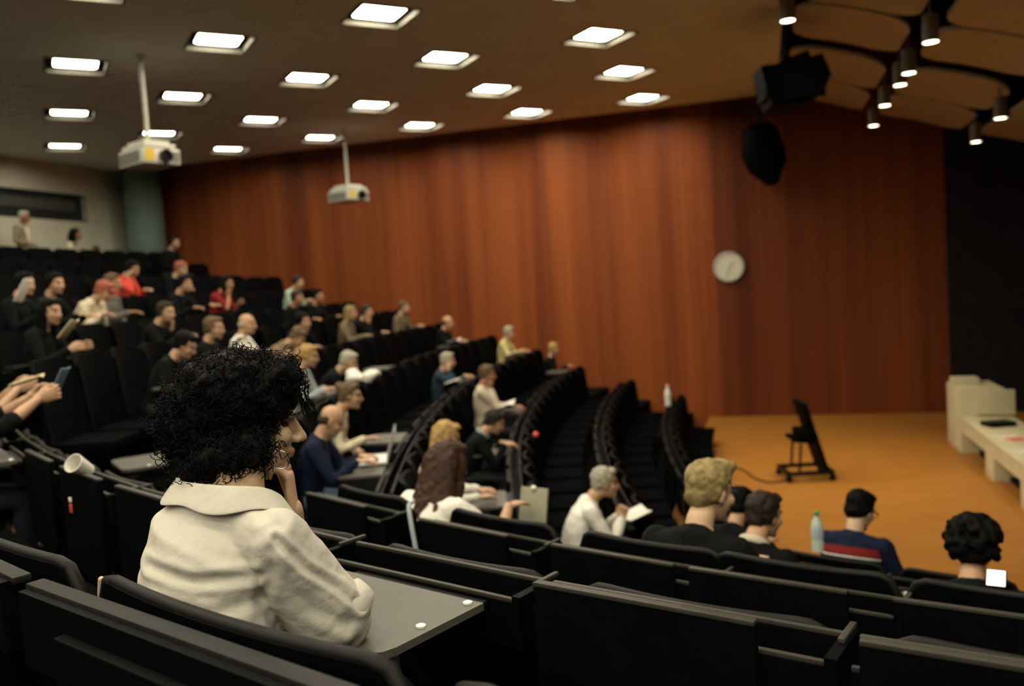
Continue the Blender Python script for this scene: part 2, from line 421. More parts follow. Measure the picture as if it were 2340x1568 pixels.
wn = empty('window_1', (-14.62, 13.3, 5.24)); tag(wn, None, None, None, 'structure')
part('pane', PB().box((-0.04, 0, 0), (0.02, 5.6, 0.58)), 'glassdark', wn, False)
part('blind', PB().box((-0.015, 1.2, 0.03), (0.02, 2.6, 0.22)), 'blind', wn, False)
part('window_frame', PB().box((0.0, 0, -0.28), (0.06, 5.6, 0.03)).box((0, 0, 0.28), (0.06, 5.6, 0.03)).box((0, 2.78, 0), (0.06, 0.03, 0.58)).box((0, -0.3, 0), (0.05, 0.25, 0.56)), 'glassdark', wn, False)
cl = PB().loft([(-13.9, 17.15, 3.0), (-13.9, 17.15, ZC-0.01)], 0.42, n=32, caps=0); struct('column', cl, 'column', True)

# ------------------------------------------------------------------ stage ceiling: sloping rows of sound reflectors
def zpan(u): return 6.10-0.33*(u-0.36)
def reflector(u0, u1, v0, v1, label):
    t = empty('acoustic_panel', ((u0+u1)/2, (v0+v1)/2, zpan((u0+u1)/2)), 0, label, 'acoustic panel', 'acoustic panels over the stage')
    w = u1-u0; h = v1-v0; r = 0.36; pl = []
    for q in range(4):
        cx, cy = [(1, 1), (-1, 1), (-1, -1), (1, -1)][q]
        for k in range(6):
            an = rad(90*q+18*k); pl.append((cx*(w/2-r)+r*cos(an), cy*(h/2-r)+r*sin(an)))
    bm = bmesh.new()
    vs = [bm.verts.new((x, y, 0)) for x, y in pl]; f = bm.faces.new(vs)
    bmesh.ops.triangulate(bm, faces=[f]); bmesh.ops.subdivide_edges(bm, edges=bm.edges[:], cuts=3, use_grid_fill=True)
    ext = bmesh.ops.extrude_face_region(bm, geom=bm.faces[:])
    for e in ext['geom']:
        if isinstance(e, bmesh.types.BMVert): e.co.z += 0.05
    for v in bm.verts:
        v.co.z += -0.33*v.co.x+0.05*(1-(2*v.co.x/w)**2)
    bmesh.ops.recalc_face_normals(bm, faces=bm.faces[:])
    bm.verts.index_update(); pb = PB().add([v.co for v in bm.verts], [[v.index for v in f.verts] for f in bm.faces]); bm.free()
    part('panel', pb, 'panelc', t, 'auto')
    part('hanger', PB().loft([(0, -h*0.3, 0.05), (0, -h*0.3, 0.9)], 0.012, n=6).loft([(0, h*0.3, 0.05), (0, h*0.3, 0.9)], 0.012, n=6), 'blackmetal', t)
    return t
UG = [(0.50, 1.79), (2.05, 3.36), (3.64, 4.9), (5.2, 6.5)]
VG = [(7.0, 8.93), (9.02, 11.05), (11.15, 12.72), (13.28, 15.10), (15.22, 17.0)]
for ui, (a, b) in enumerate(UG):
    for vi, (c, d) in enumerate(VG):
        reflector(a, b, c, d, 'brown acoustic panel, %s column from the flat ceiling, %s from the wood wall' % (ORD[ui], ORD[len(VG)-1-vi]))

SPOTS = [((0.373, 10.526, 5.696), (0.2, 9.5, 0.0), 'leftmost, beside the edge of the flat ceiling'), ((1.818, 10.379, 5.219), (1.2, 10.5, 0), 'nearest in the line of five'),
         ((1.827, 11.905, 5.216), (1.0, 12.0, 0), 'second nearest in the line of five'), ((1.826, 12.624, 5.216), (0.8, 13.0, 0), 'middle of the line of five'),
         ((1.824, 14.125, 5.217), (0.6, 14.5, 0), 'fourth in the line of five'), ((1.871, 15.943, 5.201), (0.4, 15.6, 0), 'farthest of the line of five, closest to the wood wall'),
         ((3.201, 13.47, 4.763), (2.9, 11.5, 0.5), 'nearer of the two above the white bench'), ((3.337, 15.553, 4.718), (3.0, 14.0, 0.5), 'farther of the two above the white bench')]
def spot_fixture(p, aim, where, energy):
    t = empty('spotlight', p, 0, 'small cylindrical stage spotlight, '+where, 'spotlight', 'stage spotlights')
    can = PB().lathe([(0.02, 0.30), (0.075, 0.30), (0.085, 0.27), (0.085, 0.0), (0.078, 0.0), (0.078, 0.02)], 20)
    part('can', can, 'spotcan', t)
    part('lens', PB().lathe([(0.076, 0.004), (0.076, 0.014)], 20), 'spotglow', t, 'auto', 'lit round lens')
    part('stem', PB().loft([(0, 0, 0.28), (0, 0, max(0.45, zpan(p[0])-p[2]+0.1))], 0.014, n=8), 'spotcan', t)
    l = bpy.data.lights.new('spot_lamp', 'SPOT'); l.energy = energy; l.spot_size = rad(56); l.spot_blend = 0.9; l.color = (1.0, 0.80, 0.50); l.shadow_soft_size = 0.06
    lo = bpy.data.objects.new('spot_lamp', l); COL.objects.link(lo)
    d = Vector(aim)-Vector(p); lo.location = Vector(p)+Vector((0, 0, -0.03)); lo.rotation_euler = d.to_track_quat('-Z', 'Y').to_euler()
SPOT_E = [60, 240, 240, 220, 150, 40, 150, 70]
for (p, a, w), e in zip(SPOTS, SPOT_E): spot_fixture(p, a, w, e)

# ------------------------------------------------------------------ projectors
def projector(x, y, drop, rz, label, s):
    t = empty('projector', (x, y, ZC), rz, label, 'projector', 'projectors hanging from the ceiling')
    part('pole', PB().loft([(0, 0, 0.0), (0, 0, -drop)], 0.028, n=12).lathe([(0.07, -0.03), (0.07, -0.005)], 16), 'projwhite', t)
    part('mount', PB().box((0, 0, -drop-0.02), (0.42*s, 0.36*s, 0.045), bev=0.01).box((0, 0, -drop-0.07), (0.56*s, 0.44*s, 0.05), bev=0.01), 'projwhite', t)
    z = -drop-0.07-0.14*s
    body = part('body', PB().box((0, 0, z), (0.62*s, 0.52*s, 0.20*s), bev=0.02), 'projwhite', t)
    link('grille', PB().box((-0.03*s, -0.262*s, z), (0.50*s, 0.012, 0.14*s)).mesh('grille', [MT['projgrille']]), body)
    link('label_plate', PB().box((0.312*s, -0.17*s, z+0.01), (0.012, 0.12*s, 0.15*s)).mesh('label_plate', [MT['yellow']]), body)
    ln = PB().lathe([(0.07*s, 0), (0.085*s, 0.01), (0.085*s, 0.07*s), (0.06*s, 0.07*s), (0.055*s, 0.04*s)], 20)
    ln.xform(Matrix.Translation((0.30*s, 0.04*s, z)) @ Matrix.Rotation(rad(90), 4, 'Y'))
    part('lens_barrel', ln, 'lens', t)
    part('side_vent', PB().box((0.312*s, 0.19*s, z), (0.012, 0.10*s, 0.13*s)), 'projgrille', t, False)
projector(-7.547, 9.504, 1.12, rad(-22), 'white ceiling projector on the longer pole, upper left, with yellow label', 0.98)
projector(-7.749, 15.463, 1.10, rad(-22), 'white ceiling projector hanging in front of the wood wall', 1.0)

# ------------------------------------------------------------------ hanging speakers
def speaker_cluster():
    t = empty('loudspeaker', (0.42, 11.75, 5.2), rad(12), 'large black faceted loudspeaker hanging at the edge of the stage ceiling', 'loudspeaker')
    pb = PB(); pl = [(-0.42, 0.23), (-0.40, 0.10), (-0.30, -0.26), (0.10, -0.26), (0.32, -0.16), (0.43, 0.06), (0.33, 0.32), (-0.05, 0.25)]
    pb.prism(pl, -0.28, 0.28); pb.xform(Matrix.Rotation(rad(90), 4, 'X'))
    part('cabinet', pb, 'black', t)
    part('grille', PB().box((-0.36, 0, 0), (0.02, 0.5, 0.3)).box((0.1, -0.285, 0), (0.5, 0.012, 0.4)), 'dark', t)
    part('bracket', PB().box((-0.08, 0, 0.30), (0.10, 0.3, 0.14), Matrix.Rotation(0.5, 3, 'Y')).box((0.12, 0, 0.34), (0.22, 0.2, 0.10), Matrix.Rotation(-0.3, 3, 'Y')).loft([(-0.05, 0, 0.3), (-0.05, 0, 1.9)], 0.025, n=8), 'blackmetal', t)
speaker_cluster()
def speaker_low():
    t = empty('loudspeaker', (0.12, 16.9, 5.0), rad(10), 'dark rounded loudspeaker hanging lower, against the wood wall', 'loudspeaker')
    pb = PB().loft([(-0.10, 0, 0.42), (-0.06, 0, 0.1), (0.02, 0, -0.2), (0.08, 0, -0.42)], [0.34, 0.40, 0.36, 0.18], [0.22, 0.25, 0.22, 0.14], xdir=(1, 0, 0), n=20)
    part('cabinet', pb, 'black', t)
    part('bracket', PB().loft([(-0.1, 0, 0.5), (-0.1, 0, 1.2)], 0.03, n=8).box((-0.1, 0, 0.55), (0.25, 0.2, 0.08)), 'blackmetal', t)
speaker_low()

# ------------------------------------------------------------------ clock
def clock():
    t = empty('wall_clock', (-0.675, WALLV, 2.995), 0, 'round pale wall clock on the wood wall beside the stage', 'clock')
    R = Matrix.Rotation(rad(90), 4, 'X')
    part('rim', PB().lathe([(0.285, 0.0), (0.30, 0.02), (0.30, 0.06), (0.27, 0.07), (0.268, 0.045)], 48).xform(R), 'clockrim', t)
    part('face', PB().lathe([(0.270, 0.02), (0.270, 0.05)], 48).xform(R), 'clockface', t, 'auto')
    mk = PB()
    for k in range(12):
        a = rad(30*k); mk.box((0.235*sin(a), -0.053, 0.235*cos(a)), (0.014, 0.006, 0.045), Matrix.Rotation(a, 3, 'Y'))
    part('hour_marks', mk, 'clockrim', t, False)
    part('hand', PB().box((0.05, -0.058, 0.04), (0.018, 0.005, 0.14), Matrix.Rotation(rad(50), 3, 'Y')), 'clockrim', t, False)
    part('hand', PB().box((-0.02, -0.060, -0.09), (0.012, 0.005, 0.21), Matrix.Rotation(rad(15), 3, 'Y')), 'clockrim', t, False)
clock()

# ------------------------------------------------------------------ white bench on the stage
def bench():
    t = empty('demonstration_bench', (2.68, 13.9, 0), 0, 'long pale demonstration bench with raised end cabinet on the stage', 'bench')
    part('end_cabinet', PB().box((0.30, 0.50, 0.475), (0.60, 0.96, 0.95), bev=0.008), 'bench', t)
    part('control_panel', PB().box((0.46, -0.02, 0.76), (0.50, 0.05, 0.36), bev=0.006).box((0.46, -0.05, 0.60), (0.5, 0.03, 0.03)), 'bench', t)
    part('raised_lid', PB().box((0.20, 0.70, 1.00), (0.36, 0.30, 0.10), bev=0.01), 'bench', t)
    part('worktop', PB().box((0.32, -3.2, 0.545), (0.68, 6.4, 0.035), bev=0.006), 'bench', t)
    part('apron', PB().box((0.02, -3.2, 0.43), (0.03, 6.4, 0.20)), 'bench', t, False)
    for k, y in enumerate((-1.55, -3.2, -4.9)):
        part('pedestal', PB().box((0.22, y, 0.18), (0.40, 0.42, 0.36), bev=0.006), 'bench', t)
    part('plinth', PB().box((0.36, -3.2, 0.03), (0.3, 6.2, 0.06)), 'dark', t, False)
bench()
lp = empty('laptop', (2.98, 13.05, 0.565), rad(20), 'black closed laptop on the white bench below its cabinet', 'laptop')
part('base', PB().box((0, 0, 0.02), (0.36, 0.26, 0.035), bev=0.006), 'black', lp); part('lid', PB().box((0, 0, 0.05), (0.36, 0.26, 0.02), bev=0.004), 'blackmetal', lp)
for k, (x, y, a, w) in enumerate(((2.93, 12.1, 20, 'nearer the laptop'), (2.92, 11.2, 35, 'farther from the laptop'))):
    p = empty('leaflet', (x, y, 0.566), rad(a), 'red and white leaflet on the bench, '+w, 'leaflet', 'leaflets on the white bench')
    part('sheet', PB().box((0, 0, 0.002), (0.30, 0.42, 0.003)), 'paper', p, False); part('print', PB().box((0, -0.06, 0.0045), (0.24, 0.22, 0.002)), 'redpaper', p, False)

# ------------------------------------------------------------------ rolling stand with cable
def stand():
    t = empty('rolling_display_stand', (0.42, 12.35, 0), rad(14), 'black A shaped display stand on casters in the middle of the stage floor', 'stand')
    R = Matrix.Rotation(rad(-16), 3, 'Y')
    part('leaning_board', PB().box((0.10, 0, 0.58), (0.05, 0.55, 1.02), R, bev=0.01), 'black', t)
    for q in (-0.2, 0.2): part('strut', PB().loft([(-0.13, q, 0.13), (-0.10, q, 0.50)], 0.018, n=8), 'blackmetal', t)
    part('shelf', PB().box((-0.06, 0, 0.55), (0.26, 0.5, 0.05), Matrix.Rotation(0.12, 3, 'Y'), bev=0.008).box((-0.02, 0, 0.63), (0.16, 0.44, 0.12), bev=0.02), 'black', t)
    part('base_frame', PB().box((0, 0.26, 0.12), (0.62, 0.05, 0.05)).box((0, -0.26, 0.12), (0.62, 0.05, 0.05)).box((-0.29, 0, 0.12), (0.05, 0.56, 0.05)).box((0.29, 0, 0.12), (0.05, 0.56, 0.05)), 'blackmetal', t)
    for sx in (-0.29, 0.29):
        for sy in (-0.26, 0.26):
            c = PB().lathe([(0.01, -0.02), (0.045, -0.018), (0.045, 0.018), (0.01, 0.02)], 16).xform(Matrix.Translation((sx, sy, 0.047)) @ Matrix.Rotation(rad(90), 4, 'X'))
            c.box((sx, sy, 0.09), (0.03, 0.05, 0.03)); part('caster', c, 'blackmetal', t)
stand()
cp = [(0.18, 12.15, 0.012), (-0.05, 12.0, 0.012), (-0.25, 12.25, 0.012), (-0.42, 12.75, 0.012), (-0.62, 13.0, 0.012), (-0.85, 12.8, 0.012), (-1.15, 12.4, 0.012)]
def smooth_path(P, m=8):
    out = []
    for i in range(len(P)-1):
        p0 = np.array(P[max(i-1, 0)]); p1 = np.array(P[i]); p2 = np.array(P[i+1]); p3 = np.array(P[min(i+2, len(P)-1)])
        for k in range(m):
            t = k/m; out.append(0.5*((2*p1)+(-p0+p2)*t+(2*p0-5*p1+4*p2-p3)*t*t+(-p0+3*p1-3*p2+p3)*t**3))
    out.append(np.array(P[-1])); return out
link('cable', PB().loft(smooth_path(cp), 0.011, n=6).mesh('cable', [MT['black']], True), None, 'thin dark cable curving over the stage floor from the rolling stand', 'cable')

# ------------------------------------------------------------------ seats
def curved_back(w, z0, z1, th, sag, rec, r=0.07, nx=14, nz=8):
    """curved shell with rounded upper corners, concave to the front (+y)"""
    pb = PB(); F = []; B = []
    for i in range(nx+1):
        x = -w/2+w*i/nx
        e = max(0.0, abs(x)-(w/2-r)); top = z1-(r-math.sqrt(max(0, r*r-e*e)))
        for j in range(nz+1):
            z = z0+(top-z0)*j/nz
            y = sag*(2*x/w)**2+rec*(z1-z)
            F.append((x, y+th, z)); B.append((x, y, z))
    n = nz+1; o = len(F); vs = F+B; fs = []
    for i in range(nx):
        for j in range(nz):
            a = i*n+j
            fs.append((a, a+1, a+n+1, a+n)); fs.append((o+a, o+a+n, o+a+n+1, o+a+1))
    for i in range(nx):
        a = i*n; fs.append((a, a+n, o+a+n, o+a)); a = i*n+nz; fs.append((a, o+a, o+a+n, a+n))
    for j in range(nz):
        fs.append((j, o+j, o+j+1, j+1)); a = nx*n+j; fs.append((a, a+1, o+a+1, o+a))
    return pb.add(vs, fs)
def back_edge(w, z1, th, sag, r=0.07, nx=22):
    P = []
    for i in range(nx+1):
        x = -w/2+w*i/nx; e = max(0.0, abs(x)-(w/2-r)); P.append((x, sag*(2*x/w)**2+th/2, z1-(r-math.sqrt(max(0, r*r-e*e)))))
    P = [(P[0][0], P[0][1]+0.0, z1-r-0.08)]+P+[(P[-1][0], P[-1][1], z1-r-0.08)]
    return PB().loft(P, th*0.42, n=8)
SEATM = {}
FARTOP = 1.05
def seat_meshes(key, top, w, pitch, detail, sag=0.035, lift=0.022):
    d = {}
    th = 0.032
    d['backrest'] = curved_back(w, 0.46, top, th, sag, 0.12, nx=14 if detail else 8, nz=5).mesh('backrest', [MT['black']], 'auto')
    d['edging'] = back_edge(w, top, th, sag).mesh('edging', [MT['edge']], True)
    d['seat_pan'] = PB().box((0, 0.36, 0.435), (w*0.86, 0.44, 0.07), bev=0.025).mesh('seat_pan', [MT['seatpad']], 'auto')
    d['pedestal'] = PB().box((0, 0.20, 0.22), (0.08, 0.10, 0.44), bev=0.01).box((0, 0.22, 0.012), (0.3, 0.22, 0.024)).mesh('pedestal', [MT['blackmetal']], 'auto')
    z = top+lift
    hw = pitch*0.485
    d['desk_rail'] = PB().box((0, -0.022, z-0.06), (hw*2, 0.018, 0.10)).box((0, -0.062, z-0.13), (hw*2, 0.09, 0.02)).box((0, -0.100, z-0.085), (hw*2, 0.018, 0.10)).mesh('desk_rail', [MT['black']], False)
    d['rail_strip'] = PB().box((0, -0.022, z-0.004), (hw*2, 0.013, 0.010), bev=0.003).box((0, -0.100, z-0.030), (hw*2, 0.013, 0.010), bev=0.003).mesh('rail_strip', [MT['alu' if detail else 'edge']], 'auto')
    d['divider'] = PB().box((hw+0.006, -0.06, z-0.055), (0.022, 0.15, 0.10)).mesh('divider', [MT['black']], False)
    d['divider_cap'] = PB().box((hw+0.006, -0.02, z+0.0), (0.013, 0.09, 0.010), bev=0.003).mesh('divider_cap', [MT['alu']], 'auto')
    if key == 'wide':
        d['desk_rail'] = PB().box((0, -0.075, z-0.08), (hw*2, 0.055, 0.14)).mesh('desk_rail', [MT['black']], False)
        d['rail_strip'] = PB().box((0, -0.066, z-0.010), (hw*2+0.03, 0.036, 0.016), bev=0.006).mesh('rail_strip', [MT['band']], 'auto')
    tw = 0.49 if detail else 0.46
    sx = -0.055 if detail else 0.0; sz = 0.034 if detail else 0.0
    if key == 'wide': sx, sz = 0.0, -0.05
    # stowed: hanging behind the rail, metal edge on top
    r = 0.06; pl = [(-tw/2, 0.0), (tw/2, 0.0)]+[(tw/2-r+r*cos(a), -0.42+r+r*sin(a)) for a in [rad(-q) for q in (0, 30, 60, 90)]]+[(-tw/2+r-r*sin(a), -0.42+r-r*cos(a)) for a in [rad(q) for q in (0, 30, 60, 90)]]
    st = PB().prism(pl[::-1], -0.009, 0.009).xform(Matrix.Translation((sx, -0.122, z-0.010+sz)) @ Matrix.Rotation(rad(90), 4, 'X'))
    d['tablet_stowed'] = st.mesh('tablet', [MT['black']], 'auto')
    d['tablet_edge'] = PB().box((sx, -0.120, z-0.004+sz), (tw, 0.022, 0.010), bev=0.003).mesh('tablet_edge', [MT['black' if key == 'wide' else 'alu' if detail else 'edge']], 'auto')
    y0, y1 = -0.150, -0.480
    pl = [(-tw/2, y0), (-tw/2, y1+r)]+[(-tw/2+r-r*cos(a), y1+r-r*sin(a)) for a in [rad(q) for q in (0, 30, 60, 90)]]+[(tw/2-r+r*sin(a), y1+r-r*cos(a)) for a in [rad(q) for q in (0, 30, 60, 90)]]+[(tw/2, y0)]
    d['tablet_down'] = PB().prism(pl, z-0.045, z-0.028).mesh('tablet', [MT['tablet']], 'auto')
    bp = PB()
    d['bumper_l'] = PB().lathe([(0.011, 0), (0.011, 0.005), (0.005, 0.008)], 12, (-tw/2+0.03, y0-0.02, z-0.029)).mesh('bumper', [MT['bumper']], 'auto')
    d['bumper_r'] = PB().lathe([(0.011, 0), (0.011, 0.005), (0.005, 0.008)], 12, (tw/2-0.03, y0-0.02, z-0.029)).mesh('bumper', [MT['bumper']], 'auto')
    d['bumper_n'] = PB().lathe([(0.011, 0), (0.011, 0.005), (0.005, 0.008)], 12, (tw/2-0.03, y0-0.17, z-0.029)).mesh('bumper', [MT['bumper']], 'auto')
    d['tablet_arm'] = PB().box((0, y0+0.02, z-0.05), (tw*0.9, 0.05, 0.02)).mesh('tablet_arm', [MT['blackmetal']], False)
    SEATM[key] = d
seat_meshes('far', FARTOP, 0.57, 0.62, False, 0.075, -0.03)
seat_meshes('farmid', 0.96, 0.57, 0.62, False, 0.065, -0.03)
seat_meshes('farlow', 0.75, 0.57, 0.62, False, 0.05, -0.03)
seat_meshes('near', 0.90, 0.585, 0.66, True, 0.04, -0.035)
seat_meshes('nearmid', 0.965, 0.585, 0.66, True, 0.04, -0.035)
seat_meshes('nearhigh', 0.95, 0.585, 0.66, True)
seat_meshes('wide', 0.93, 0.86, 0.90, True)
def seat(key, loc, rz, label, group, down=False, far=False):
    d = SEATM[key]
    t = empty('auditorium_seat', loc, rz, label, 'seat', group)
    b = link('backrest', d['backrest'], t)
    if not far: link('edging', d['edging'], b)
    link('seat_pan', d['seat_pan'], t); link('pedestal', d['pedestal'], t)
    r = link('desk_rail', d['desk_rail'], t); link('rail_strip', d['rail_strip'], r)
    if key == 'wide' and 'behind the woman' in label:
        e = PB(); x = -0.4425
        e.loft([(x+0.012, 0.05, 0.918), (x-0.001, 0.052, 0.885), (x-0.003, 0.054, 0.86)], 0.0065, n=8).loft([(x-0.003, 0.058, 0.835), (x-0.002, 0.062, 0.79), (x+0.008, 0.064, 0.765)], 0.007, n=8)
        link('worn_edge', e.mesh('worn_edge', [MT['bareedge']], True), b, 'bare pale worn edge')
    if key.startswith('near'):
        v = link('divider', d['divider'], t); link('divider_cap', d['divider_cap'], v)
    if down:
        tb = link('tablet', d['tablet_down'], t, 'grey-green writing tablet folded down')
        link('tablet_arm', d['tablet_arm'], tb)
        if not far:
            for k in ('bumper_l', 'bumper_r', 'bumper_n'): link('bumper', d[k], tb)
    else:
        tb = link('tablet', d['tablet_stowed'], t); link('tablet_edge', d['tablet_edge'], tb)
    return t

def fill_slots(anchors, lo, hi, step):
    """seat angles along a row: one at each anchor, the rest spread evenly between"""
    A = sorted(anchors)
    if not A: A = [lo+step*0.5]
    out = []; x = A[0]
    while x-step >= lo: x -= step; out.append(x)
    out = out[::-1]; out.append(A[0])
    for a, b in zip(A[:-1], A[1:]):
        n = max(1, round((b-a)/step))
        out += [a+(b-a)*k/n for k in range(1, n+1)]
    x = A[-1]
    while x+step <= hi: x += step; out.append(x)
    return out

# ------------------------------------------------------------------ people
def frame(fwd, up=(0, 0, 1)):
    f = unit(fwd); r = unit(np.cross(f, up)); u = np.cross(r, f)
    return np.array([r, f, u]).T
def head_prims(pb, c, F, s=1.0):
    g = lambda x, y, z: np.array(c)+s*(F@np.array([x, y, z]))
    E = lambda p, r: pb.ell(g(*p), tuple(s*q for q in r), F, 16, 10)
    E((0, -0.015, 0.035), (0.074, 0.094, 0.084)); E((0, 0.028, -0.03), (0.059, 0.060, 0.075)); E((0, 0.034, -0.072), (0.046, 0.045, 0.040))
    E((0, 0.074, -0.098), (0.020, 0.018, 0.017))
    pb.loft([g(0, 0.086, 0.014), g(0, 0.098, -0.006), g(0, 0.111, -0.025)], [0.009*s, 0.011*s, 0.012*s], n=8)
    for q in (-1, 1):
        E((q*0.011, 0.098, -0.030), (0.010, 0.011, 0.008)); E((q*0.036, 0.060, -0.020), (0.026, 0.024, 0.024))
        E((q*0.075, -0.008, -0.006), (0.009, 0.019, 0.031)); E((q*0.072, 0.000, -0.030), (0.008, 0.010, 0.012))
    E((0, 0.080, 0.030), (0.048, 0.014, 0.010)); E((0, 0.087, -0.056), (0.024, 0.010, 0.006)); E((0, 0.085, -0.066), (0.020, 0.010, 0.007))
def face_paint(V, faces, c, F, s=1.0):
    """material slot per face in head coordinates: 0 skin, 1 lips, 2 eyes and brows"""
    V = np.array(V); cen = np.array([V[list(f)].mean(0) for f in faces]) if any(len(f) != 4 for f in faces) else V[np.array(faces)].mean(1)
    p = (cen-np.array(c))@F/s; ax = np.abs(p[:, 0]); mi = np.zeros(len(faces), int)
    mi[(p[:, 1] > 0.075) & (ax < 0.024) & (p[:, 2] > -0.070) & (p[:, 2] < -0.051)] = 1
    mi[(p[:, 1] > 0.05) & (np.abs(ax-0.031) < 0.013) & (np.abs(p[:, 2]-0.008) < 0.006)] = 2
    mi[(p[:, 1] > 0.05) & (np.abs(ax-0.032) < 0.017) & (np.abs(p[:, 2]-0.032) < 0.005)] = 2
    return mi.tolist()
def hair_prims(pb, c, F, style, s=1.0):
    g = lambda x, y, z: np.array(c)+s*(F@np.array([x, y, z]))
    E = lambda p, r: pb.ell(g(*p), tuple(s*q for q in r), F, 14, 9)
    if style == 'bald':
        E((0, -0.070, -0.020), (0.060, 0.042, 0.045)); E((-0.066, -0.035, -0.005), (0.016, 0.042, 0.034)); E((0.066, -0.035, -0.005), (0.016, 0.042, 0.034)); return
    E((0, -0.030, 0.048), (0.083, 0.098, 0.086)); E((0, -0.062, -0.012), (0.068, 0.056, 0.060))
    for q in (-1, 1): E((q*0.066, -0.020, 0.010), (0.017, 0.040, 0.044))
    E((0, 0.035, 0.098), (0.058, 0.040, 0.028))
    if style == 'quiff': E((0.008, 0.025, 0.112), (0.055, 0.062, 0.024))
    if style == 'bun': E((0, -0.115, 0.085), (0.040, 0.038, 0.038)); pb.ell(g(0, -0.09, 0.06), 0.04*s, F)
    if style == 'low': E((0, -0.115, -0.01), (0.045, 0.04, 0.045))
    if style == 'long':
        for x, y, r in ((0, -0.085, 0.055), (-0.045, -0.07, 0.045), (0.045, -0.07, 0.045), (-0.066, -0.01, 0.026), (0.066, -0.01, 0.026)):
            p0 = g(x, y, 0.02); d = np.array([0, 0, -1.0])
            pb.loft([p0, p0+d*0.12*s+F[:, 1]*(-0.02), p0+d*0.26*s+F[:, 1]*(-0.035), p0+d*0.38*s+F[:, 1]*(-0.03)], [r*s, r*1.05*s, r*0.95*s, r*0.5*s], n=10)
    if style == 'verylong':
        E((0, -0.045, 0.03), (0.094, 0.100, 0.100))
        for x, y, r in ((0, -0.095, 0.062), (-0.060, -0.075, 0.052), (0.060, -0.075, 0.052), (-0.078, -0.01, 0.036), (0.078, -0.01, 0.036)):
            p0 = g(x, y, 0.02); d = np.array([0, 0, -1.0]); o = F[:, 0]*x*0.25
            hf = unit([F[0, 1], F[1, 1], 0]); pb.loft([p0, p0+d*0.13*s-hf*0.045, p0+d*0.28*s-hf*0.125+o, p0+d*0.46*s-hf*0.175+o*1.6], [r*s, r*1.15*s, r*1.15*s, r*0.8*s], n=10)
    if style == 'bob':
        for x, y, r in ((0, -0.08, 0.05), (-0.06, -0.04, 0.035), (0.06, -0.04, 0.035), (-0.07, 0.0, 0.02), (0.07, 0.0, 0.02)):
            p0 = g(x, y, 0.02); d = np.array([0, 0, -1.0]); pb.loft([p0, p0+d*0.08*s, p0+d*0.14*s], [r*s, r*s, r*0.7*s], n=10)
    if style == 'curly':
        q = random.Random(3)
        for k in range(110):
            a = q.uniform(0, 2*pi); e = q.uniform(-0.75, 1.4)
            d = (0.112*cos(e)*cos(a), -0.03+0.122*cos(e)*sin(a), 0.045+0.112*sin(e))
            if d[1] > 0.045 and d[2] < 0.09: continue
            E(d, (0.022, 0.022, 0.022))
    if style == 'cap': E((0, 0.085, 0.06), (0.06, 0.05, 0.012))
def ik(S, W, a, b, pole):
    S, W = np.array(S, float), np.array(W, float); d = W-S; L = np.linalg.norm(d)
    if L > (a+b)*0.985: d = d/L; W = S+d*(a+b)*0.985; L = (a+b)*0.985
    d = (W-S)/np.linalg.norm(W-S); x = (a*a-b*b+L*L)/(2*L); h = math.sqrt(max(1e-6, a*a-x*x))
    p = np.array(pole, float); p = unit(p-np.dot(p, d)*d); return S+d*x+p*h, W
HANDS = {}
def hand_mesh(curl):
    """right hand, fingers along +y, palm facing -z, thumb towards -x; curl in degrees per joint"""
    if curl in HANDS: return HANDS[curl]
    pb = PB(); pb.loft([(0, -0.01, 0), (0, 0.03, 0), (0, 0.078, 0)], [0.026, 0.036, 0.038], [0.020, 0.014, 0.012], xdir=(1, 0, 0), n=12)
    for x, L, r, sp in ((-0.029, 0.070, 0.0086, -5), (-0.010, 0.078, 0.0090, -1), (0.010, 0.073, 0.0086, 3), (0.028, 0.057, 0.0076, 8)):
        p = np.array([x, 0.080, 0.0]); a = rad(curl*0.7); P = [p-np.array([0, 0.02, 0]), p]
        for k, fr in enumerate((0.45, 0.31, 0.24)):
            d = np.array([sin(rad(sp))*cos(a), cos(a)*cos(rad(sp)), -sin(a)]); P.append(P[-1]+d*L*fr); a += rad(curl)
        pb.loft(P, [r*1.05, r*1.05, r, r*0.92, r*0.8], n=8)
    pb.loft([(-0.020, 0.012, -0.002), (-0.040, 0.040, -0.012), (-0.046, 0.066, -0.022), (-0.042, 0.088, -0.030)], [0.014, 0.012, 0.010, 0.008], n=8)
    HANDS[curl] = remesh(pb, 0.0042, 3); return HANDS[curl]
def put_hand(V, F_, wrist, fwd, palm, right=True, curl=25, s=1.0):
    hv, hf = hand_mesh(curl); f = unit(fwd); n = -unit(np.array(palm)-np.dot(palm, f)*f); x = np.cross(f, n)
    hv = hv*s
    if not right: hv = hv*np.array([-1, 1, 1]); hf = [tuple(reversed(q)) for q in hf]
    W = hv[:, 0:1]*x+hv[:, 1:2]*f+hv[:, 2:3]*n+np.array(wrist)
    o = len(V); return np.vstack([V, W]), F_+[tuple(i+o for i in q) for q in hf]

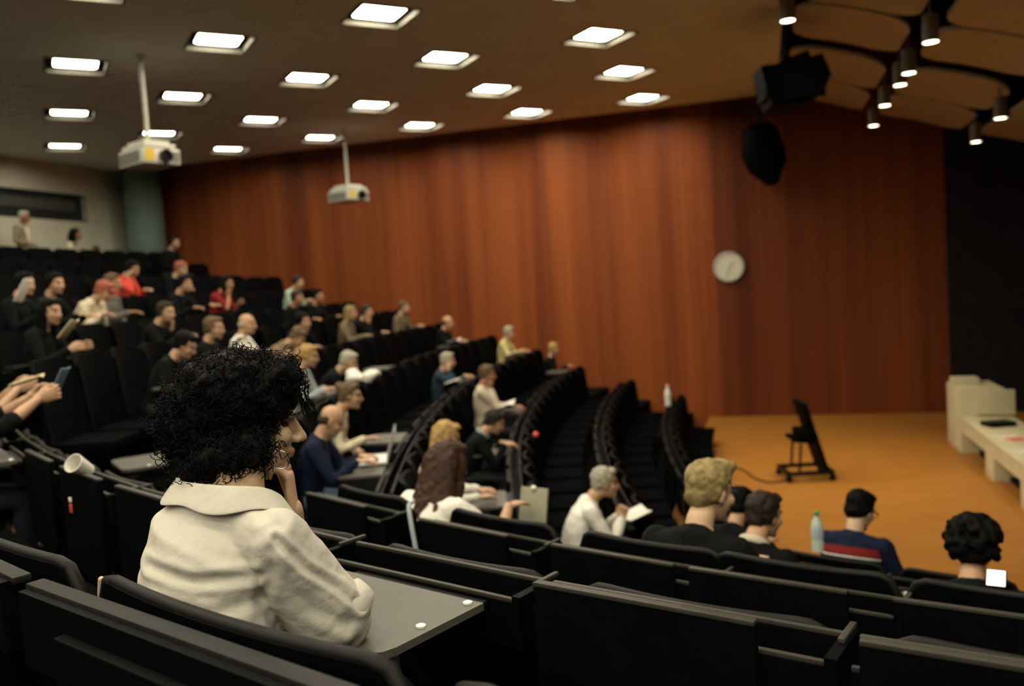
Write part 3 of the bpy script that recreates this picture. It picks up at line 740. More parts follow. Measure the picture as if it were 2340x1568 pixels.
def build_person(label, loc, rz, lean=10, side=0, hy=0, hp=8, arms=('desk', 'desk'), hair='short', hc='hdark', shirt='cblack', skin='skin', vox=0.015, dz=0.0, stand=False, sleeve='long', trousers='dktrouser', extra=None, group=None, shoulder=0.175, dk=0.0):
    t = empty('person', loc, rz, label, 'person', group)
    L = rad(lean); sd = rad(side)
    s = np.array([sin(sd), sin(L)*cos(sd), cos(L)*cos(sd)]); hip = 0.55+dz if not stand else 0.93
    pel = np.array([0, 0, hip]); X = unit(np.cross(unit(np.cross(s, [1., 0, 0])), s)) if False else unit(np.array([1., 0, 0])-s[0]*s)
    Y = np.cross(s, X)
    C7 = pel+0.50*s; nk = unit(s+Y*0.28)
    yaw, pit = rad(hy), rad(hp)
    f = cos(pit)*(cos(yaw)*unit([0, 1, 0])+sin(yaw)*np.array([1., 0, 0]))-sin(pit)*np.array([0, 0, 1.])
    HF = frame(f); hc_ = C7+0.150*nk+0.035*f+np.array([0, 0, 0.012])
    sh = [C7-0.060*s-shoulder*X, C7-0.060*s+shoulder*X]
    body = PB()
    tor = [pel-0.03*s, pel+0.10*s, pel+0.24*s-0.01*Y, pel+0.38*s-0.01*Y, pel+0.46*s-0.015*Y]
    tx = [0.155, 0.135, 0.150, 0.155, 0.095]; ty = [0.115, 0.098, 0.105, 0.095, 0.058]
    body.loft(tor, tx, ty, xdir=X, n=18)
    body.loft([C7-0.05*s, C7+0.05*nk, hc_+HF@np.array([0, -0.022, -0.06])], [0.062, 0.054, 0.052], n=14)
    body.loft([sh[0]+0.02*X, C7-0.035*s, sh[1]-0.02*X], [0.045, 0.060, 0.045], n=12)
    head_prims(body, hc_, HF)
    cloth = PB(); cloth.loft(tor, [a+0.016 for a in tx], [a+0.018 for a in ty], xdir=X, n=18)
    cloth.loft([sh[0]+0.02*X-0.012*s, C7-0.047*s-0.008*Y, sh[1]-0.02*X-0.012*s], [0.066, 0.078, 0.066], n=12)
    hands = []
    for q, (S, mode) in enumerate(zip(sh, arms)):
        sg = -1 if q == 0 else 1
        pole = np.array([sg*0.6, -0.3, -1.0]); pf = np.array([-sg*0.35, 1, 0.0]); palm = np.array([0, 0, -1.0]); curl = 22
        if mode == 'desk': W = np.array([sg*0.13, 0.40, 0.715+dk])
        elif mode == 'type': W = np.array([sg*0.10, 0.44, 0.735+dk]); pf = np.array([-sg*0.1, 1, -0.05]); curl = 28
        elif mode == 'cross': W = np.array([-sg*0.05, 0.36, 0.72+dk]); pf = np.array([-sg*1.0, 0.3, 0])
        elif mode == 'clasp': W = np.array([sg*0.05, 0.42, 0.86+dz]); pf = np.array([-sg*0.5, 0.3, 0.8]); palm = np.array([-sg*1.0, 0, 0]); curl = 45; pole = np.array([sg*0.5, 0.1, -1])
        elif mode == 'chin': W = hc_+HF@np.array([sg*0.035, 0.055, -0.185]); pf = HF@np.array([0, 0.12, 1.0]); palm = HF@np.array([-sg*0.4, -1.0, 0]); curl = 55; pole = np.array([sg*0.3, 0.5, -1])
        elif mode == 'temple': W = hc_+HF@np.array([sg*0.095, 0.03, -0.13]); pf = HF@np.array([0, 0.0, 1.0]); palm = HF@np.array([-sg*1.0, 0, 0]); curl = 25; pole = np.array([sg*0.3, 0.5, -1])
        elif mode == 'hold': W = np.array([sg*0.12, 0.36, 0.85+dz]); pf = np.array([-sg*0.2, 1, 0.25]); palm = np.array([-sg*1.0, 0, 0]); curl = 40
        elif mode == 'holdhigh': W = np.array([sg*0.11, 0.54, 1.02]); pf = np.array([-sg*0.2, 1, 0.2]); palm = np.array([-sg*1.0, 0, 0]); curl = 40
        elif mode == 'reach': W = np.array([sg*0.16, 0.52, 0.74+dk]); pf = np.array([0, 1, 0]); curl = 15
        elif mode == 'lap': W = np.array([sg*0.08, 0.26, 0.66+dz]); pf = np.array([-sg*0.8, 0.6, -0.1])
        elif mode == 'down': W = S+np.array([sg*0.06, 0.04, -0.50]); pf = np.array([0, 0.1, -1]); palm = np.array([-sg, 0, 0]); pole = np.array([0, -1, 0])
        elif mode == 'hipfront': W = np.array([sg*0.12, 0.20, hip+0.12]); pf = np.array([-sg*0.8, 0.5, -0.2])
        El, W = ik(S, W, 0.285, 0.25, pole)
        body.loft([S, (S+El)/2, El, (El+W)/2, W], [0.050, 0.046, 0.037, 0.036, 0.025], n=12)
        if sleeve == 'long': cloth.loft([S, (S+El)/2, El, (El+W)/2, El+(W-El)*0.90], [0.066, 0.060, 0.052, 0.046, 0.038], n=12)
        elif sleeve == 'roll': cloth.loft([S, (S+El)/2, El, El+(W-El)*0.25], [0.066, 0.060, 0.052, 0.048], n=12)
        else: cloth.loft([S, (S+El)/2, S+(El-S)*0.7], [0.066, 0.062, 0.060], n=12)
        hands.append((W, pf, palm, q == 1, curl))
    tr = PB()
    for sg in (-1, 1):
        if not stand:
            H = pel+np.array([sg*0.085, 0.02, -0.02]); K = np.array([sg*0.105, 0.42, 0.50]); A = np.array([sg*0.11, 0.40, 0.09])
        else:
            H = pel+np.array([sg*0.085, 0, -0.03]); K = np.array([sg*0.10, 0.03, 0.50]); A = np.array([sg*0.11, 0, 0.09])
        body.loft([H, (H+K)/2, K, (K*0.55+A*0.45)+np.array([0, -0.02, 0]), A], [0.082, 0.072, 0.052, 0.050, 0.036], n=12)
        body.loft([A+np.array([0, -0.03, -0.05]), A+np.array([0, 0.06, -0.055]), A+np.array([0, 0.14, -0.062])], [0.032, 0.034, 0.024], n=10)
        tr.loft([H, (H+K)/2, K, (K+A)/2, A+np.array([0, 0, 0.02])], [0.098, 0.086, 0.066, 0.060, 0.054], n=12)
        shp = PB().loft([A+np.array([0, -0.04, -0.045]), A+np.array([0, 0.06, -0.05]), A+np.array([0, 0.16, -0.058])], [0.040, 0.043, 0.030], n=12)
        part('shoe', shp, 'shoe', t, True)
    tr.loft([pel-0.05*s, pel+0.05*s], [0.160, 0.158], [0.125, 0.118], xdir=X, n=16)
    V, F_ = remesh(body, vox, 3); nb = len(F_)
    for h in hands: V, F_ = put_hand(V, F_, *h)
    me = bpy.data.meshes.new('body'); me.from_pydata([tuple(p) for p in V], [], F_)
    for m in (skin, 'lip', 'eye'): me.materials.append(MT[m])
    me.polygons.foreach_set('material_index', face_paint(V, F_[:nb], hc_, HF)+[0]*(len(F_)-nb)); me.polygons.foreach_set('use_smooth', [True]*len(F_)); me.update()
    link('body', me, t)
    def soft(name, pb, m, amp, sc_, v=vox):
        V, F_ = remesh(pb, v, 3)
        if amp: V = wrinkle(V, F_, amp, sc_, seed=rng.uniform(0, 50))
        me = bpy.data.meshes.new(name); me.from_pydata([tuple(p) for p in V], [], F_)
        me.materials.append(MT[m]); me.polygons.foreach_set('use_smooth', [True]*len(F_)); me.update(); return link(name, me, t)
    sh_o = soft('shirt', cloth, shirt, 0.006, 9.0)
    soft('trousers', tr, trousers, 0.004, 8.0, max(vox, 0.014))
    if hair:
        hp_ = PB(); hair_prims(hp_, hc_, HF, hair); soft('hair', hp_, hc, 0.006, 30.0, min(vox, 0.009))
    if extra: extra(t, dict(C7=C7, head=hc_, HF=HF, s=s, X=X, Y=Y, sh=sh, pel=pel))
    return t

def stripes(t, k):
    pb = PB()
    for z, r, m in ((0.40, 0.006, 0), (0.365, 0.006, 1)):
        c = k['pel']+z*k['s']-0.01*k['Y']; n = 36; a, b = 0.180, 0.124; h = 0.024 if m == 0 else 0.004
        P = [c+a*cos(2*pi*j/n)*k['X']+b*sin(2*pi*j/n)*k['Y'] for j in range(n)]
        vs = [p+k['s']*h for p in P]+[p-k['s']*h for p in P]
        pb.add(vs, [(j, (j+1) % n, n+(j+1) % n, n+j) for j in range(n)], m)
    link('stripe', pb.mesh('stripe', [MT['cmaroon'], MT['cwhite']], True), t, 'red and white stripes across the back')
def scarf(t, k):
    pb = PB(); c = k['C7']
    for sg in (-1, 1):
        pb.loft([c+0.0*k['s']-0.05*k['Y'], c+sg*0.075*k['X']+0.02*k['s'], c+sg*0.07*k['X']+0.10*k['Y']-0.08*k['s'], c+sg*0.05*k['X']+0.125*k['Y']-0.30*k['s'], c+sg*0.05*k['X']+0.125*k['Y']-0.5*k['s']], [0.03, 0.032, 0.034, 0.034, 0.03], [0.016]*5, xdir=k['X'], n=10)
    part('scarf', pb, 'ccream', t, True, 'pale scarf hanging open')
    pb = PB().loft([k['pel']+0.45*k['s']+0.085*k['Y'], k['pel']+0.2*k['s']+0.12*k['Y'], k['pel']+0.02*k['s']+0.13*k['Y']], [0.05, 0.05, 0.04], [0.012]*3, xdir=k['X'], n=10)
    part('shirt_front', pb, 'cwhite', t, True)
def glasses(t, k):
    pb = PB(); g = lambda x, y, z: k['head']+k['HF']@np.array([x, y, z])
    for q in (-1, 1):
        pb.loft([g(q*0.032+0.024*cos(a), 0.095, 0.006+0.019*sin(a)) for a in [2*pi*j/14 for j in range(15)]], 0.0025, n=6)
        pb.loft([g(q*0.056, 0.095, 0.010), g(q*0.076, 0.06, 0.012), g(q*0.080, -0.01, 0.010)], 0.0028, n=6)
    part('glasses', pb, 'black', t, True)
def collar_(m):
    def f(t, k):
        pb = PB(); c = k['C7']
        pb.loft([c+0.005*k['s']+0.072*(cos(a)*k['X']+sin(a)*k['Y']*0.95)-0.02*sin(a)*k['s'] for a in [2*pi*j/20 for j in range(21)]], [0.010]*21, [0.022]*21, n=8)
        part('collar', pb, m, t, True)
    return f

def slot(row, q, off):
    """hip point and facing for a seat: row like M4 (far block, q = Y) or N3 (near block, q = degrees)"""
    n = int(row[1:])
    if row[0] == 'M': psi = math.asin((15.0-q)/RM(n)); C, R, z = CM, RM(n), FM(n)
    else: psi = rad(q); C, R, z = CN, RN[n], FN[n]
    x, y = polar(C, R-off, psi); return (x, y, z), psi
PEOPLE = []
def P(row, q, label, turn=0, off=0.29, **kw):
    PEOPLE.append((row, q, label, turn, off, kw))
P('M9', 9.65, 'dark-haired person in a bright red top, head propped on a hand', lean=22, arms=('desk', 'temple'), hair='bob', hc='hblack', shirt='cred', hp=25)
P('M9', 10.94, 'person with reddish hair bent forward near the top of the wood wall side', lean=20, arms=('chin', 'desk'), hair='short', hc='hred', shirt='cblack', hp=20, skin='skinpale')
P('M11', 13.5, 'dark-haired person in black against the dim wood wall, highest row in use', arms=('lap', 'lap'), hair='short', hc='hblack', shirt='cblack')
P('M8', 9.7, 'person in black with both bare hands lying on the desk, high up', arms=('reach', 'desk'), hair='short', hc='hblack', shirt='cblack', lean=14)
P('M8', 7.02, 'dark-haired person in black with hands on the desk, beside the red cap', arms=('desk', 'cross'), hair='short', hc='hblack', shirt='cblack', hy=15, lean=8)
P('M8', 7.55, 'person with a red cap and cream sleeves leaning over the desk', arms=('cross', 'desk'), hair='cap', hc='hred', shirt='ccream', lean=30, hp=30)
P('M8', 8.15, 'brown-haired person in dark clothes sitting just right of the red cap', arms=('lap', 'desk'), hair='short', hc='hmid', shirt='cgrey', lean=6, skin='skintan')
P('M8', 6.48, 'person in black behind the white newspaper at the far left', arms=('hold', 'hold'), hair='short', hc='hblack', shirt='cblack', hy=10)
P('M7', 5.63, 'dark-haired person in black reading a cream booklet at the far left', arms=('hold', 'hold'), hair='long', hc='hblack', shirt='cblack', lean=8, hy=12)
P('M7', 7.58, 'short-haired man in black resting chin on his fist, left of centre', arms=('chin', 'reach'), hair='short', hc='hdark', shirt='cblack', lean=18, dz=-0.05, hy=10)
P('M6', 6.08, 'person in black bent low behind the curly-haired woman, one hand showing', arms=('desk', 'desk'), hair='short', hc='hblack', shirt='cblack', lean=24, hp=30)
P('M6', 7.22, 'brown-haired person in profile in black, next to the bald man with white shirt', arms=('lap', 'desk'), hair='short', hc='hmid', shirt='cblack', lean=6, dz=0.03)
P('M8', 10.85, 'person in a red and cream patterned top with raised forearms', arms=('hold', 'chin'), hair='bob', hc='hblack', shirt='cmaroon', sleeve='short', lean=16, skin='skintan')
P('M6', 8.11, 'balding grey man in a white shirt holding a sheet of paper', arms=('hold', 'desk'), hair='bald', hc='hgrey', shirt='cwhite', lean=6, dz=0.03)
P('M6', 8.8, 'person in brown slumped over the desk with one arm stretched out', arms=('cross', 'reach'), hair='short', hc='hmid', shirt='cbrown', lean=42, hp=40)
P('M8', 13.25, 'person in a pale teal top close to the wood wall', arms=('desk', 'desk'), hair='short', hc='hdark', shirt='cteal', lean=16)
P('M7', 11.58, 'person in dark clothes, tanned face, left of a pair under the pale teal top', arms=('desk', 'lap'), hair='short', hc='hdark', shirt='cblack', skin='skintan')
P('M7', 12.5, 'person in dark clothes, tanned face, right of a pair under the pale teal top', arms=('desk', 'lap'), hair='short', hc='hblack', shirt='cblack', skin='skintan', lean=4)
P('M6', 9.62, 'person in black bowed low over the desk one row below the tanned pair', arms=('temple', 'desk'), hair='short', hc='hblack', shirt='cblack', lean=16)
P('M6', 11.75, 'person with a pale blond bob beside a dark-haired neighbour near the wood wall', arms=('lap', 'desk'), hair='bob', hc='hdkblond', shirt='cbrown', lean=6)
P('M6', 12.32, 'dark-haired neighbour of the pale blond bob, hand raised to the mouth', arms=('desk', 'chin'), hair='short', hc='hdark', shirt='cblack', lean=10)
P('M6', 14.09, 'fair person alone at the wall end of a middle row', arms=('desk', 'lap'), hair='short', hc='hmid', shirt='cbrown', skin='skinpale', lean=8)
P('M5', 13.9, 'person in black with a pale forehead beside white papers at the wall end', arms=('desk', 'desk'), hair='bald', hc='hblack', shirt='cblack', lean=10)
P('M4', 14.85, 'grey-haired person in a yellow shirt reading at the wall end of a row', arms=('desk', 'desk'), hair='short', hc='hgrey', shirt='cyellow', lean=8)
P('M3', 9.79, 'man in a light beige shirt with a thoughtful hand at his face', off=0.24, arms=('desk', 'chin'), hair='short', hc='hmid', shirt='cbeige', lean=2, skin='skintan', dz=0.08)
P('M4', 10.8, 'grey-haired man in a dark blue jumper leaning his face on his hand', arms=('desk', 'temple'), hair='short', hc='hgrey', shirt='cdkblue', lean=10, dz=-0.12)
P('M3', 14.85, 'blond person in black seated at the wall end of a lower row', arms=('lap', 'desk'), hair='short', hc='hblond', shirt='cblack', lean=4, dz=-0.05)
P('M3', 7.4, 'dark-haired man in black jacket and blue shirt collar writing with bowed head', arms=('desk', 'type'), hair='short', hc='hdark', shirt='cblack', lean=26, hp=28, dz=-0.05, extra=collar_('cgreyblue'))
P('M5', 7.46, 'blond woman in a grey-blue jumper with folded arms', arms=('cross', 'desk'), hair='low', hc='hblond', shirt='cgreyblue', lean=12, hp=14)
P('M5', 8.3, 'grey-brown haired person leaning forward beside the crumpled white cloth', arms=('desk', 'chin'), hair='short', hc='hgrey', shirt='cblack', lean=32, hp=22, dz=-0.06)
P('M4', 6.4, 'woman in a cream top, dark hair in a bun, behind the man with the laptop', off=0.05, arms=('lap', 'desk'), hair='bun', hc='hmid', shirt='ccream', lean=18, dz=0.04)
P('M4', 5.35, 'bald man in a navy jumper and jeans typing on a laptop', off=0.12, arms=('type', 'type'), hair='bald', hc='hdark', shirt='cnavy', lean=16, hp=32, trousers='jeans', skin='skin')
P('M3', 5.6, 'blond woman in a white shirt bending down over her desk', off=0.14, dz=0.10, arms=('desk', 'desk'), hair='long', hc='hblond', shirt='cwhite', lean=10, hp=20)
P('N3', 61.0, 'woman with very long straight brown hair and a white top, seen from behind', arms=('desk', 'reach'), hair='verylong', hc='hbrown', sleeve='roll', shirt='cwhite', lean=18, hp=20, vox=0.010, turn=4, dz=-0.16)
P('M2', 5.9, 'grey-haired man in a white shirt with his hands clasped before him', arms=('clasp', 'clasp'), hair='short', hc='hgrey', shirt='cwhite', lean=22, hp=8, vox=0.011, skin='skin')
P('N3', 67.9, 'young man with short dark-blond hair in a black T-shirt, seen from behind', arms=('desk', 'desk'), hair='quiff', hc='hdkblond', shirt='cblack', lean=16, dz=-0.13, hp=14, hy=26, vox=0.009, skin='skinpale', sleeve='short')
P('N2', 66.4, 'dark-haired person in a beige collar right of the dark-blond young man', arms=('desk', 'desk'), hair='short', hc='hdark', shirt='cblack', lean=22, hp=14, vox=0.010, extra=collar_('cbeige'), hy=25, dz=-0.07)
P('N1', 62.3, 'person whose dark head shows just behind the dark-blond man\'s neck', arms=('desk', 'desk'), hair='short', hc='hblack', shirt='cblack', lean=18, hp=20, dz=-0.16)
P('N1', 67.0, 'dark-haired person with glasses and red stripes across a dark jumper', arms=('cross', 'desk'), hair='short', hc='hblack', shirt='cnavy', dz=-0.09, lean=16, hp=26, hy=25, vox=0.010, extra=lambda t, k: (stripes(t, k), glasses(t, k)), skin='skinpale')
P('N2', 71.56, 'person with black curly hair at the lower right, holding a lit phone', arms=('lap', 'hold'), hair='curly', hc='hblack', shirt='cblack', lean=22, hp=12, vox=0.010, dz=-0.12)
P('N5', 50.4, 'person in black at the left picture edge, hand on an open cream booklet', arms=('holdhigh', 'holdhigh'), hair='short', hc='hblack', shirt='cblack', lean=16, sleeve='roll')
P('N5', 54.0, 'person in black at the left, holding up a blue-covered magazine', arms=('holdhigh', 'holdhigh'), hair='short', hc='hblack', shirt='cblack', lean=10, sleeve='roll')

# seats first, so that the places in front of people get their tablets folded down
ROWS = {}
for n in range(13):
    a = [math.asin((15.0-q)/RM(n)) for r, q, *_ in PEOPLE if r == 'M%d' % n]
    ROWS['M%d' % n] = (CM, RM(n), FM(n), fill_slots(a, math.asin(0.05/RM(n)), rad(36), 0.62/RM(n)), 'far' if n < 7 else 'farmid' if n < 10 else 'farlow')
WPSI = 68.85
for k in range(1, 7):
    a = [rad(q) for r, q, *_ in PEOPLE if r == 'N%d' % k]
    if k == 3: a += [rad(x) for x in (50.6, 64.8, 70.3, 73.0)]
    if k == 4: a += [rad(x) for x in (62.5, 65.25, 68.0, 70.75, 73.5)]
    if k == 5: a += [rad(WPSI)]
    key = 'wide' if k == 5 else 'nearhigh' if k == 4 else 'nearmid' if k == 3 else 'near'
    lo = {1: 61.2, 2: 60.2, 3: 49.8, 4: 49.8, 5: 48.8, 6: 49.8}[k]
    ROWS['N%d' % k] = (CN, RN[k], FN[k], fill_slots(a, rad(lo), rad(85), (0.92 if k == 5 else 0.662)/RN[k]), key)
down_req = [slot(r, q, 0.78 if r[0] == 'M' else 0.85)[0] for r, q, *_ in PEOPLE]
down_req += [(-1.08+0.3, 1.45+0.5, 0), (-3.95, 4.95, 0), (-2.3, 7.4, 0), (-6.2, 8.2, 0), (-4.2, 10.5, 0)]
ORD2 = ['1st', '2nd', '3rd']+['%dth' % i for i in range(4, 60)]
all_seats = []
for rn, (C, R, z, slots, key) in ROWS.items():
    n = int(rn[1:]); idx = 0
    for psi in slots:
        x, y = polar(C, R, psi)
        if rn[0] == 'M' and not far_allowed(x, y): continue
        if rn == 'N3' and rad(55.2) < psi < rad(60.4): continue
        idx += 1
        top = {'far': FARTOP, 'farmid': 0.96, 'farlow': 0.75, 'near': 0.90, 'nearmid': 0.965, 'nearhigh': 0.95, 'wide': 0.93}[key]
        if not (in_view((x, y, z+top)) or in_view((x+0.3, y+0.3, z+0.5)) or (rn in ('N5', 'N4') and in_view((x, y, z+top), 700, 900))): continue
        all_seats.append((rn, n, idx, x, y, z, psi, key))
downset = set()
for p in down_req:
    b = min(range(len(all_seats)), key=lambda i: (all_seats[i][3]-p[0])**2+(all_seats[i][4]-p[1])**2)
    if (all_seats[b][3]-p[0])**2+(all_seats[b][4]-p[1])**2 < 0.30: downset.add(b)
for i, (rn, n, idx, x, y, z, psi, key) in enumerate(all_seats):
    dn = i in downset
    if rn[0] == 'M': lab = 'black seat, %s from the wood wall, %s row up from the stage%s' % (ORD2[idx-1], ORD[n], ', tablet folded down' if dn else '')
    else: lab = 'black near-block seat, %s from the left, %s row from the stage%s' % (ORD2[idx-1], ORD[n-1], ', tablet down' if dn else '')
    if rn == 'N5' and abs(psi-rad(WPSI)) < 0.005: lab = 'wide black seat back right behind the woman in the cream shirt'
    if rn == 'N4' and abs(psi-rad(68.0)) < 0.005: lab = 'black seat whose grey-green tablet is folded down under the cream shirt elbow'
    if rn == 'N4' and abs(psi-rad(70.75)) < 0.005: lab = 'black seat with stowed tablet and bright metal edge, right of the grey-green tablet'
    seat(key, (x, y, z), psi-pi/2, lab, 'seats of the far block' if rn[0] == 'M' else 'seats of the near block', dn, key.startswith('far'))

if 1:
    for row, q, label, turn, off, kw in PEOPLE:
        (x, y, z), psi = slot(row, q, off)
        kw = dict(kw); kw['dk'] = 0.11 if row[0] == 'M' else 0.0; tn = kw.pop('turn', turn)
        pt = build_person(label, (x, y, z), psi-pi/2+rad(tn), **kw)
        if row[0] == 'M': pt.scale = (0.92, 0.92, 0.92)
    build_person('white-haired old man standing in an open tan coat by the rear wall', (-14.05, 13.75, 3.28), rad(-75), lean=0, hp=4, arms=('down', 'hipfront'), hair='short', hc='hwhite', shirt='ctan', skin='skintan', stand=True, extra=scarf)
    build_person('dark-haired woman in a white top sitting against the rear wall', (-13.3, 14.15, 3.28), rad(-60), lean=4, hy=-10, hp=6, arms=('lap', 'lap'), hair='long', hc='hblack', shirt='ccream', skin='skintan')
rc = empty('side_chair', (-12.95, 14.75, 3.28), rad(-60), 'empty dark red-brown chair near the pillar at the rear wall', 'chair')
part('backrest', PB().box((0, -0.2, 0.78), (0.46, 0.05, 0.40), bev=0.02), 'brownchair', rc); part('seat', PB().box((0, 0.03, 0.45), (0.46, 0.46, 0.06), bev=0.02), 'brownchair', rc)
for sx in (-0.2, 0.2):
    for sy in (-0.17, 0.22): part('leg', PB().loft([(sx, sy, 0.02), (sx, sy, 0.44)], 0.016, n=8), 'blackmetal', rc)
rc2 = empty('side_chair', (-13.32, 14.12, 3.28), rad(-60), 'dark red-brown chair under the white-topped woman at the rear wall', 'chair')
part('backrest', PB().box((0, -0.25, 0.70), (0.46, 0.04, 0.30), bev=0.02), 'brownchair', rc2); part('seat', PB().box((0, 0.03, 0.42), (0.46, 0.46, 0.05), bev=0.02), 'brownchair', rc2)
for sx in (-0.2, 0.2):
    for sy in (-0.17, 0.22): part('leg', PB().loft([(sx, sy, 0.02), (sx, sy, 0.42)], 0.016, n=8), 'blackmetal', rc2)

# ------------------------------------------------------------------ the woman in the cream shirt (in focus)
def main_woman():
    O = np.array([-1.06, 1.46, 1.45])
    t = empty('person', tuple(O), 0, 'woman in a cream linen shirt with black curly hair and a hoop earring', 'person')
    w = lambda *p: np.array(p, float)-O
    X = np.array([0.955, -0.295, 0.0]); Y = np.array([0.295, 0.955, 0.0]); Z = np.array([0, 0, 1.0])
    hc = w(-1.088, 1.629, 2.632); HF = frame((0.775, 0.61, -0.14)); S = 0.97
    RS = w(-0.930, 1.440, 2.440); LS = w(-1.205, 1.548, 2.440)
    RE = w(-0.862, 1.545, 2.245); RW = w(-1.000, 1.725, 2.222)
    LE = w(-1.095, 1.745, 2.225); LW = w(-1.022, 1.650, 2.440)
    C7 = w(-1.050, 1.492, 2.515)
    CUFF0 = w(-0.868, 1.500, 2.240); CUFF1 = w(-0.838, 1.545, 2.275)
    tor = [w(-1.095, 1.43, 1.96), w(-1.10, 1.43, 2.10), w(-1.112, 1.45, 2.24), w(-1.118, 1.468, 2.336), w(-1.095, 1.475, 2.42), w(-1.072, 1.482, 2.47)]
    body = PB()
    body.loft(tor, [0.150, 0.135, 0.135, 0.140, 0.140, 0.09], [0.105, 0.092, 0.090, 0.090, 0.085, 0.055], xdir=X, n=24)
    body.loft([C7-0.06*Z, C7+0.02*Z+0.01*Y, hc+HF@np.array([0, -0.024, -0.065])], [0.060, 0.050, 0.050], n=20)
    body.loft([RS, C7-0.05*Z, LS], [0.042, 0.055, 0.042], n=14)
    head_prims(body, hc, HF, S)
    for A, B, C in ((RS, RE, RW), (LS, LE, LW)):
        body.loft([A, (A+B)/2, B, (B+C)/2, C], [0.046, 0.041, 0.034, 0.034, 0.0245], n=16)
    thigh = []
    for sg in (-1, 1):
        H = tor[0]+X*sg*0.085; K = H+Y*0.42-0.02*Z; A = K-0.40*Z-0.03*Y
        thigh.append((H, K, A)); body.loft([H, (H+K)/2, K, (K+A)/2, A], [0.080, 0.070, 0.052, 0.050, 0.036], n=14)
        body.loft([A+Y*-0.03-0.05*Z, A+Y*0.06-0.055*Z, A+Y*0.14-0.06*Z], [0.032, 0.034, 0.024], n=10)
    V, F = remesh(body, 0.0048, 3); nb = len(F)
    V, F = put_hand(V, F, LW, (-0.05, 0.05, 1.0), (-0.85, -0.35, 0.1), False, 62, 0.95)
    V, F = put_hand(V, F, RW, (-0.8, 0.5, -0.12), (0, 0, -1), True, 20, 0.95)
    me = bpy.data.meshes.new('body'); me.from_pydata([tuple(p) for p in V], [], F)
    for m in ('skinpale', 'lip', 'eye'): me.materials.append(MT[m])
    me.polygons.foreach_set('material_index', face_paint(V, F[:nb], hc, HF, S)+[0]*(len(F)-nb)); me.polygons.foreach_set('use_smooth', [True]*len(F)); me.update()
    link('body', me, t)
    # shirt: boxy torso, loose hanging sleeves
    sh = PB()
    sh.loft(tor[1:], [0.172, 0.168, 0.168, 0.166, 0.120], [0.128, 0.124, 0.118, 0.106, 0.070], xdir=X, n=28)
    sh.loft([RS+X*-0.01-0.01*Z, C7-0.055*Z-0.005*Y, LS+X*0.01-0.01*Z], [0.060, 0.066, 0.060], n=20)
    sag = np.array([0, 0, -1.0])
    sh.loft([RS-0.005*Z, RS*0.62+RE*0.38+sag*0.018-0.01*X, RS*0.3+RE*0.7+sag*0.026, RE+sag*0.010], [0.064, 0.076, 0.078, 0.064], n=22)
    sh.loft([RS*0.75+RE*0.25-0.02*X+sag*0.05, RE*0.7+RS*0.3+sag*0.05-0.03*X], [0.055, 0.060], n=18)
    sh.loft([RE, RE*0.72+RW*0.28, RE*0.5+RW*0.5], [0.060, 0.058, 0.056], n=20)
    sh.loft([CUFF0, CUFF0*0.4+CUFF1*0.6, CUFF1], [0.056, 0.050, 0.046], n=22, caps=1)
    sh.loft([LS-0.005*Z, LS*0.5+LE*0.5+sag*0.015, LE], [0.062, 0.068, 0.060], n=20)
    sh.loft([LE, LE*0.65+LW*0.35], [0.056, 0.052], n=18)
    V, F = remesh(sh, 0.0038, 8)
    V = relax(wrinkle(V, F, 0.0032, 7.5, (1, 1, 2.0), 4.0), F, 2)
    # creases of the linen: armhole seam, sleeve seam, sagging folds across the back
    NR = normals(V, F); n0 = unit((0.50, -0.85, 0.12))
    for pts, wd, dp in (([(-1.167, 1.354, 2.401), (-1.075, 1.379, 2.376), (-0.961, 1.414, 2.379)], 0.009, 0.0050),
                        ([(-0.925, 1.371, 2.519), (-0.890, 1.380, 2.472), (-0.905, 1.369, 2.412), (-0.928, 1.356, 2.308)], 0.012, 0.0030),
                        ([(-0.892, 1.377, 2.456), (-0.840, 1.388, 2.392), (-0.780, 1.402, 2.339), (-0.739, 1.411, 2.291)], 0.006, 0.0055),
                        ([(-1.141, 1.356, 2.327), (-1.053, 1.381, 2.309), (-0.963, 1.410, 2.332)], 0.012, 0.0040),
                        ([(-0.899, 1.370, 2.396), (-0.843, 1.382, 2.319), (-0.767, 1.401, 2.269)], 0.013, 0.0030),
                        ([(-0.943, 1.368, 2.545), (-1.015, 1.344, 2.517), (-1.069, 1.330, 2.537)], 0.010, 0.0040)):
        Pn = [w(*p) for p in pts]; dmin = np.full(len(V), 9.0)
        for a, b in zip(Pn[:-1], Pn[1:]):
            ab = b-a; ab = ab-(ab@n0)*n0; dv = V-a; dv = dv-(dv@n0)[:, None]*n0
            tt = np.clip((dv@ab)/(ab@ab), 0, 1); dl = np.linalg.norm(dv-tt[:, None]*ab, axis=1); dl[NR@n0 < 0.05] = 9.0
            dmin = np.minimum(dmin, dl)
        V = V+NR*(-dp*np.exp(-(dmin/wd)**2)+dp*0.8*np.exp(-((dmin-2.1*wd)/wd)**2))[:, None]
    V = relax(V, F, 2)
    me = bpy.data.meshes.new('shirt'); me.from_pydata([tuple(p) for p in V], [], F); me.materials.append(MT['linen'])
    me.polygons.foreach_set('use_smooth', [True]*len(F)); me.update(); so = link('shirt', me, t)
    # collar: open fold standing off the neck
    path = smooth_path([w(-1.075, 1.615, 2.475), w(-1.150, 1.590, 2.520), w(-1.190, 1.535, 2.548), w(-1.165, 1.478, 2.545), w(-1.095, 1.448, 2.545), w(-1.022, 1.444, 2.542), w(-0.976, 1.472, 2.532), w(-0.968, 1.515, 2.505)], 6)
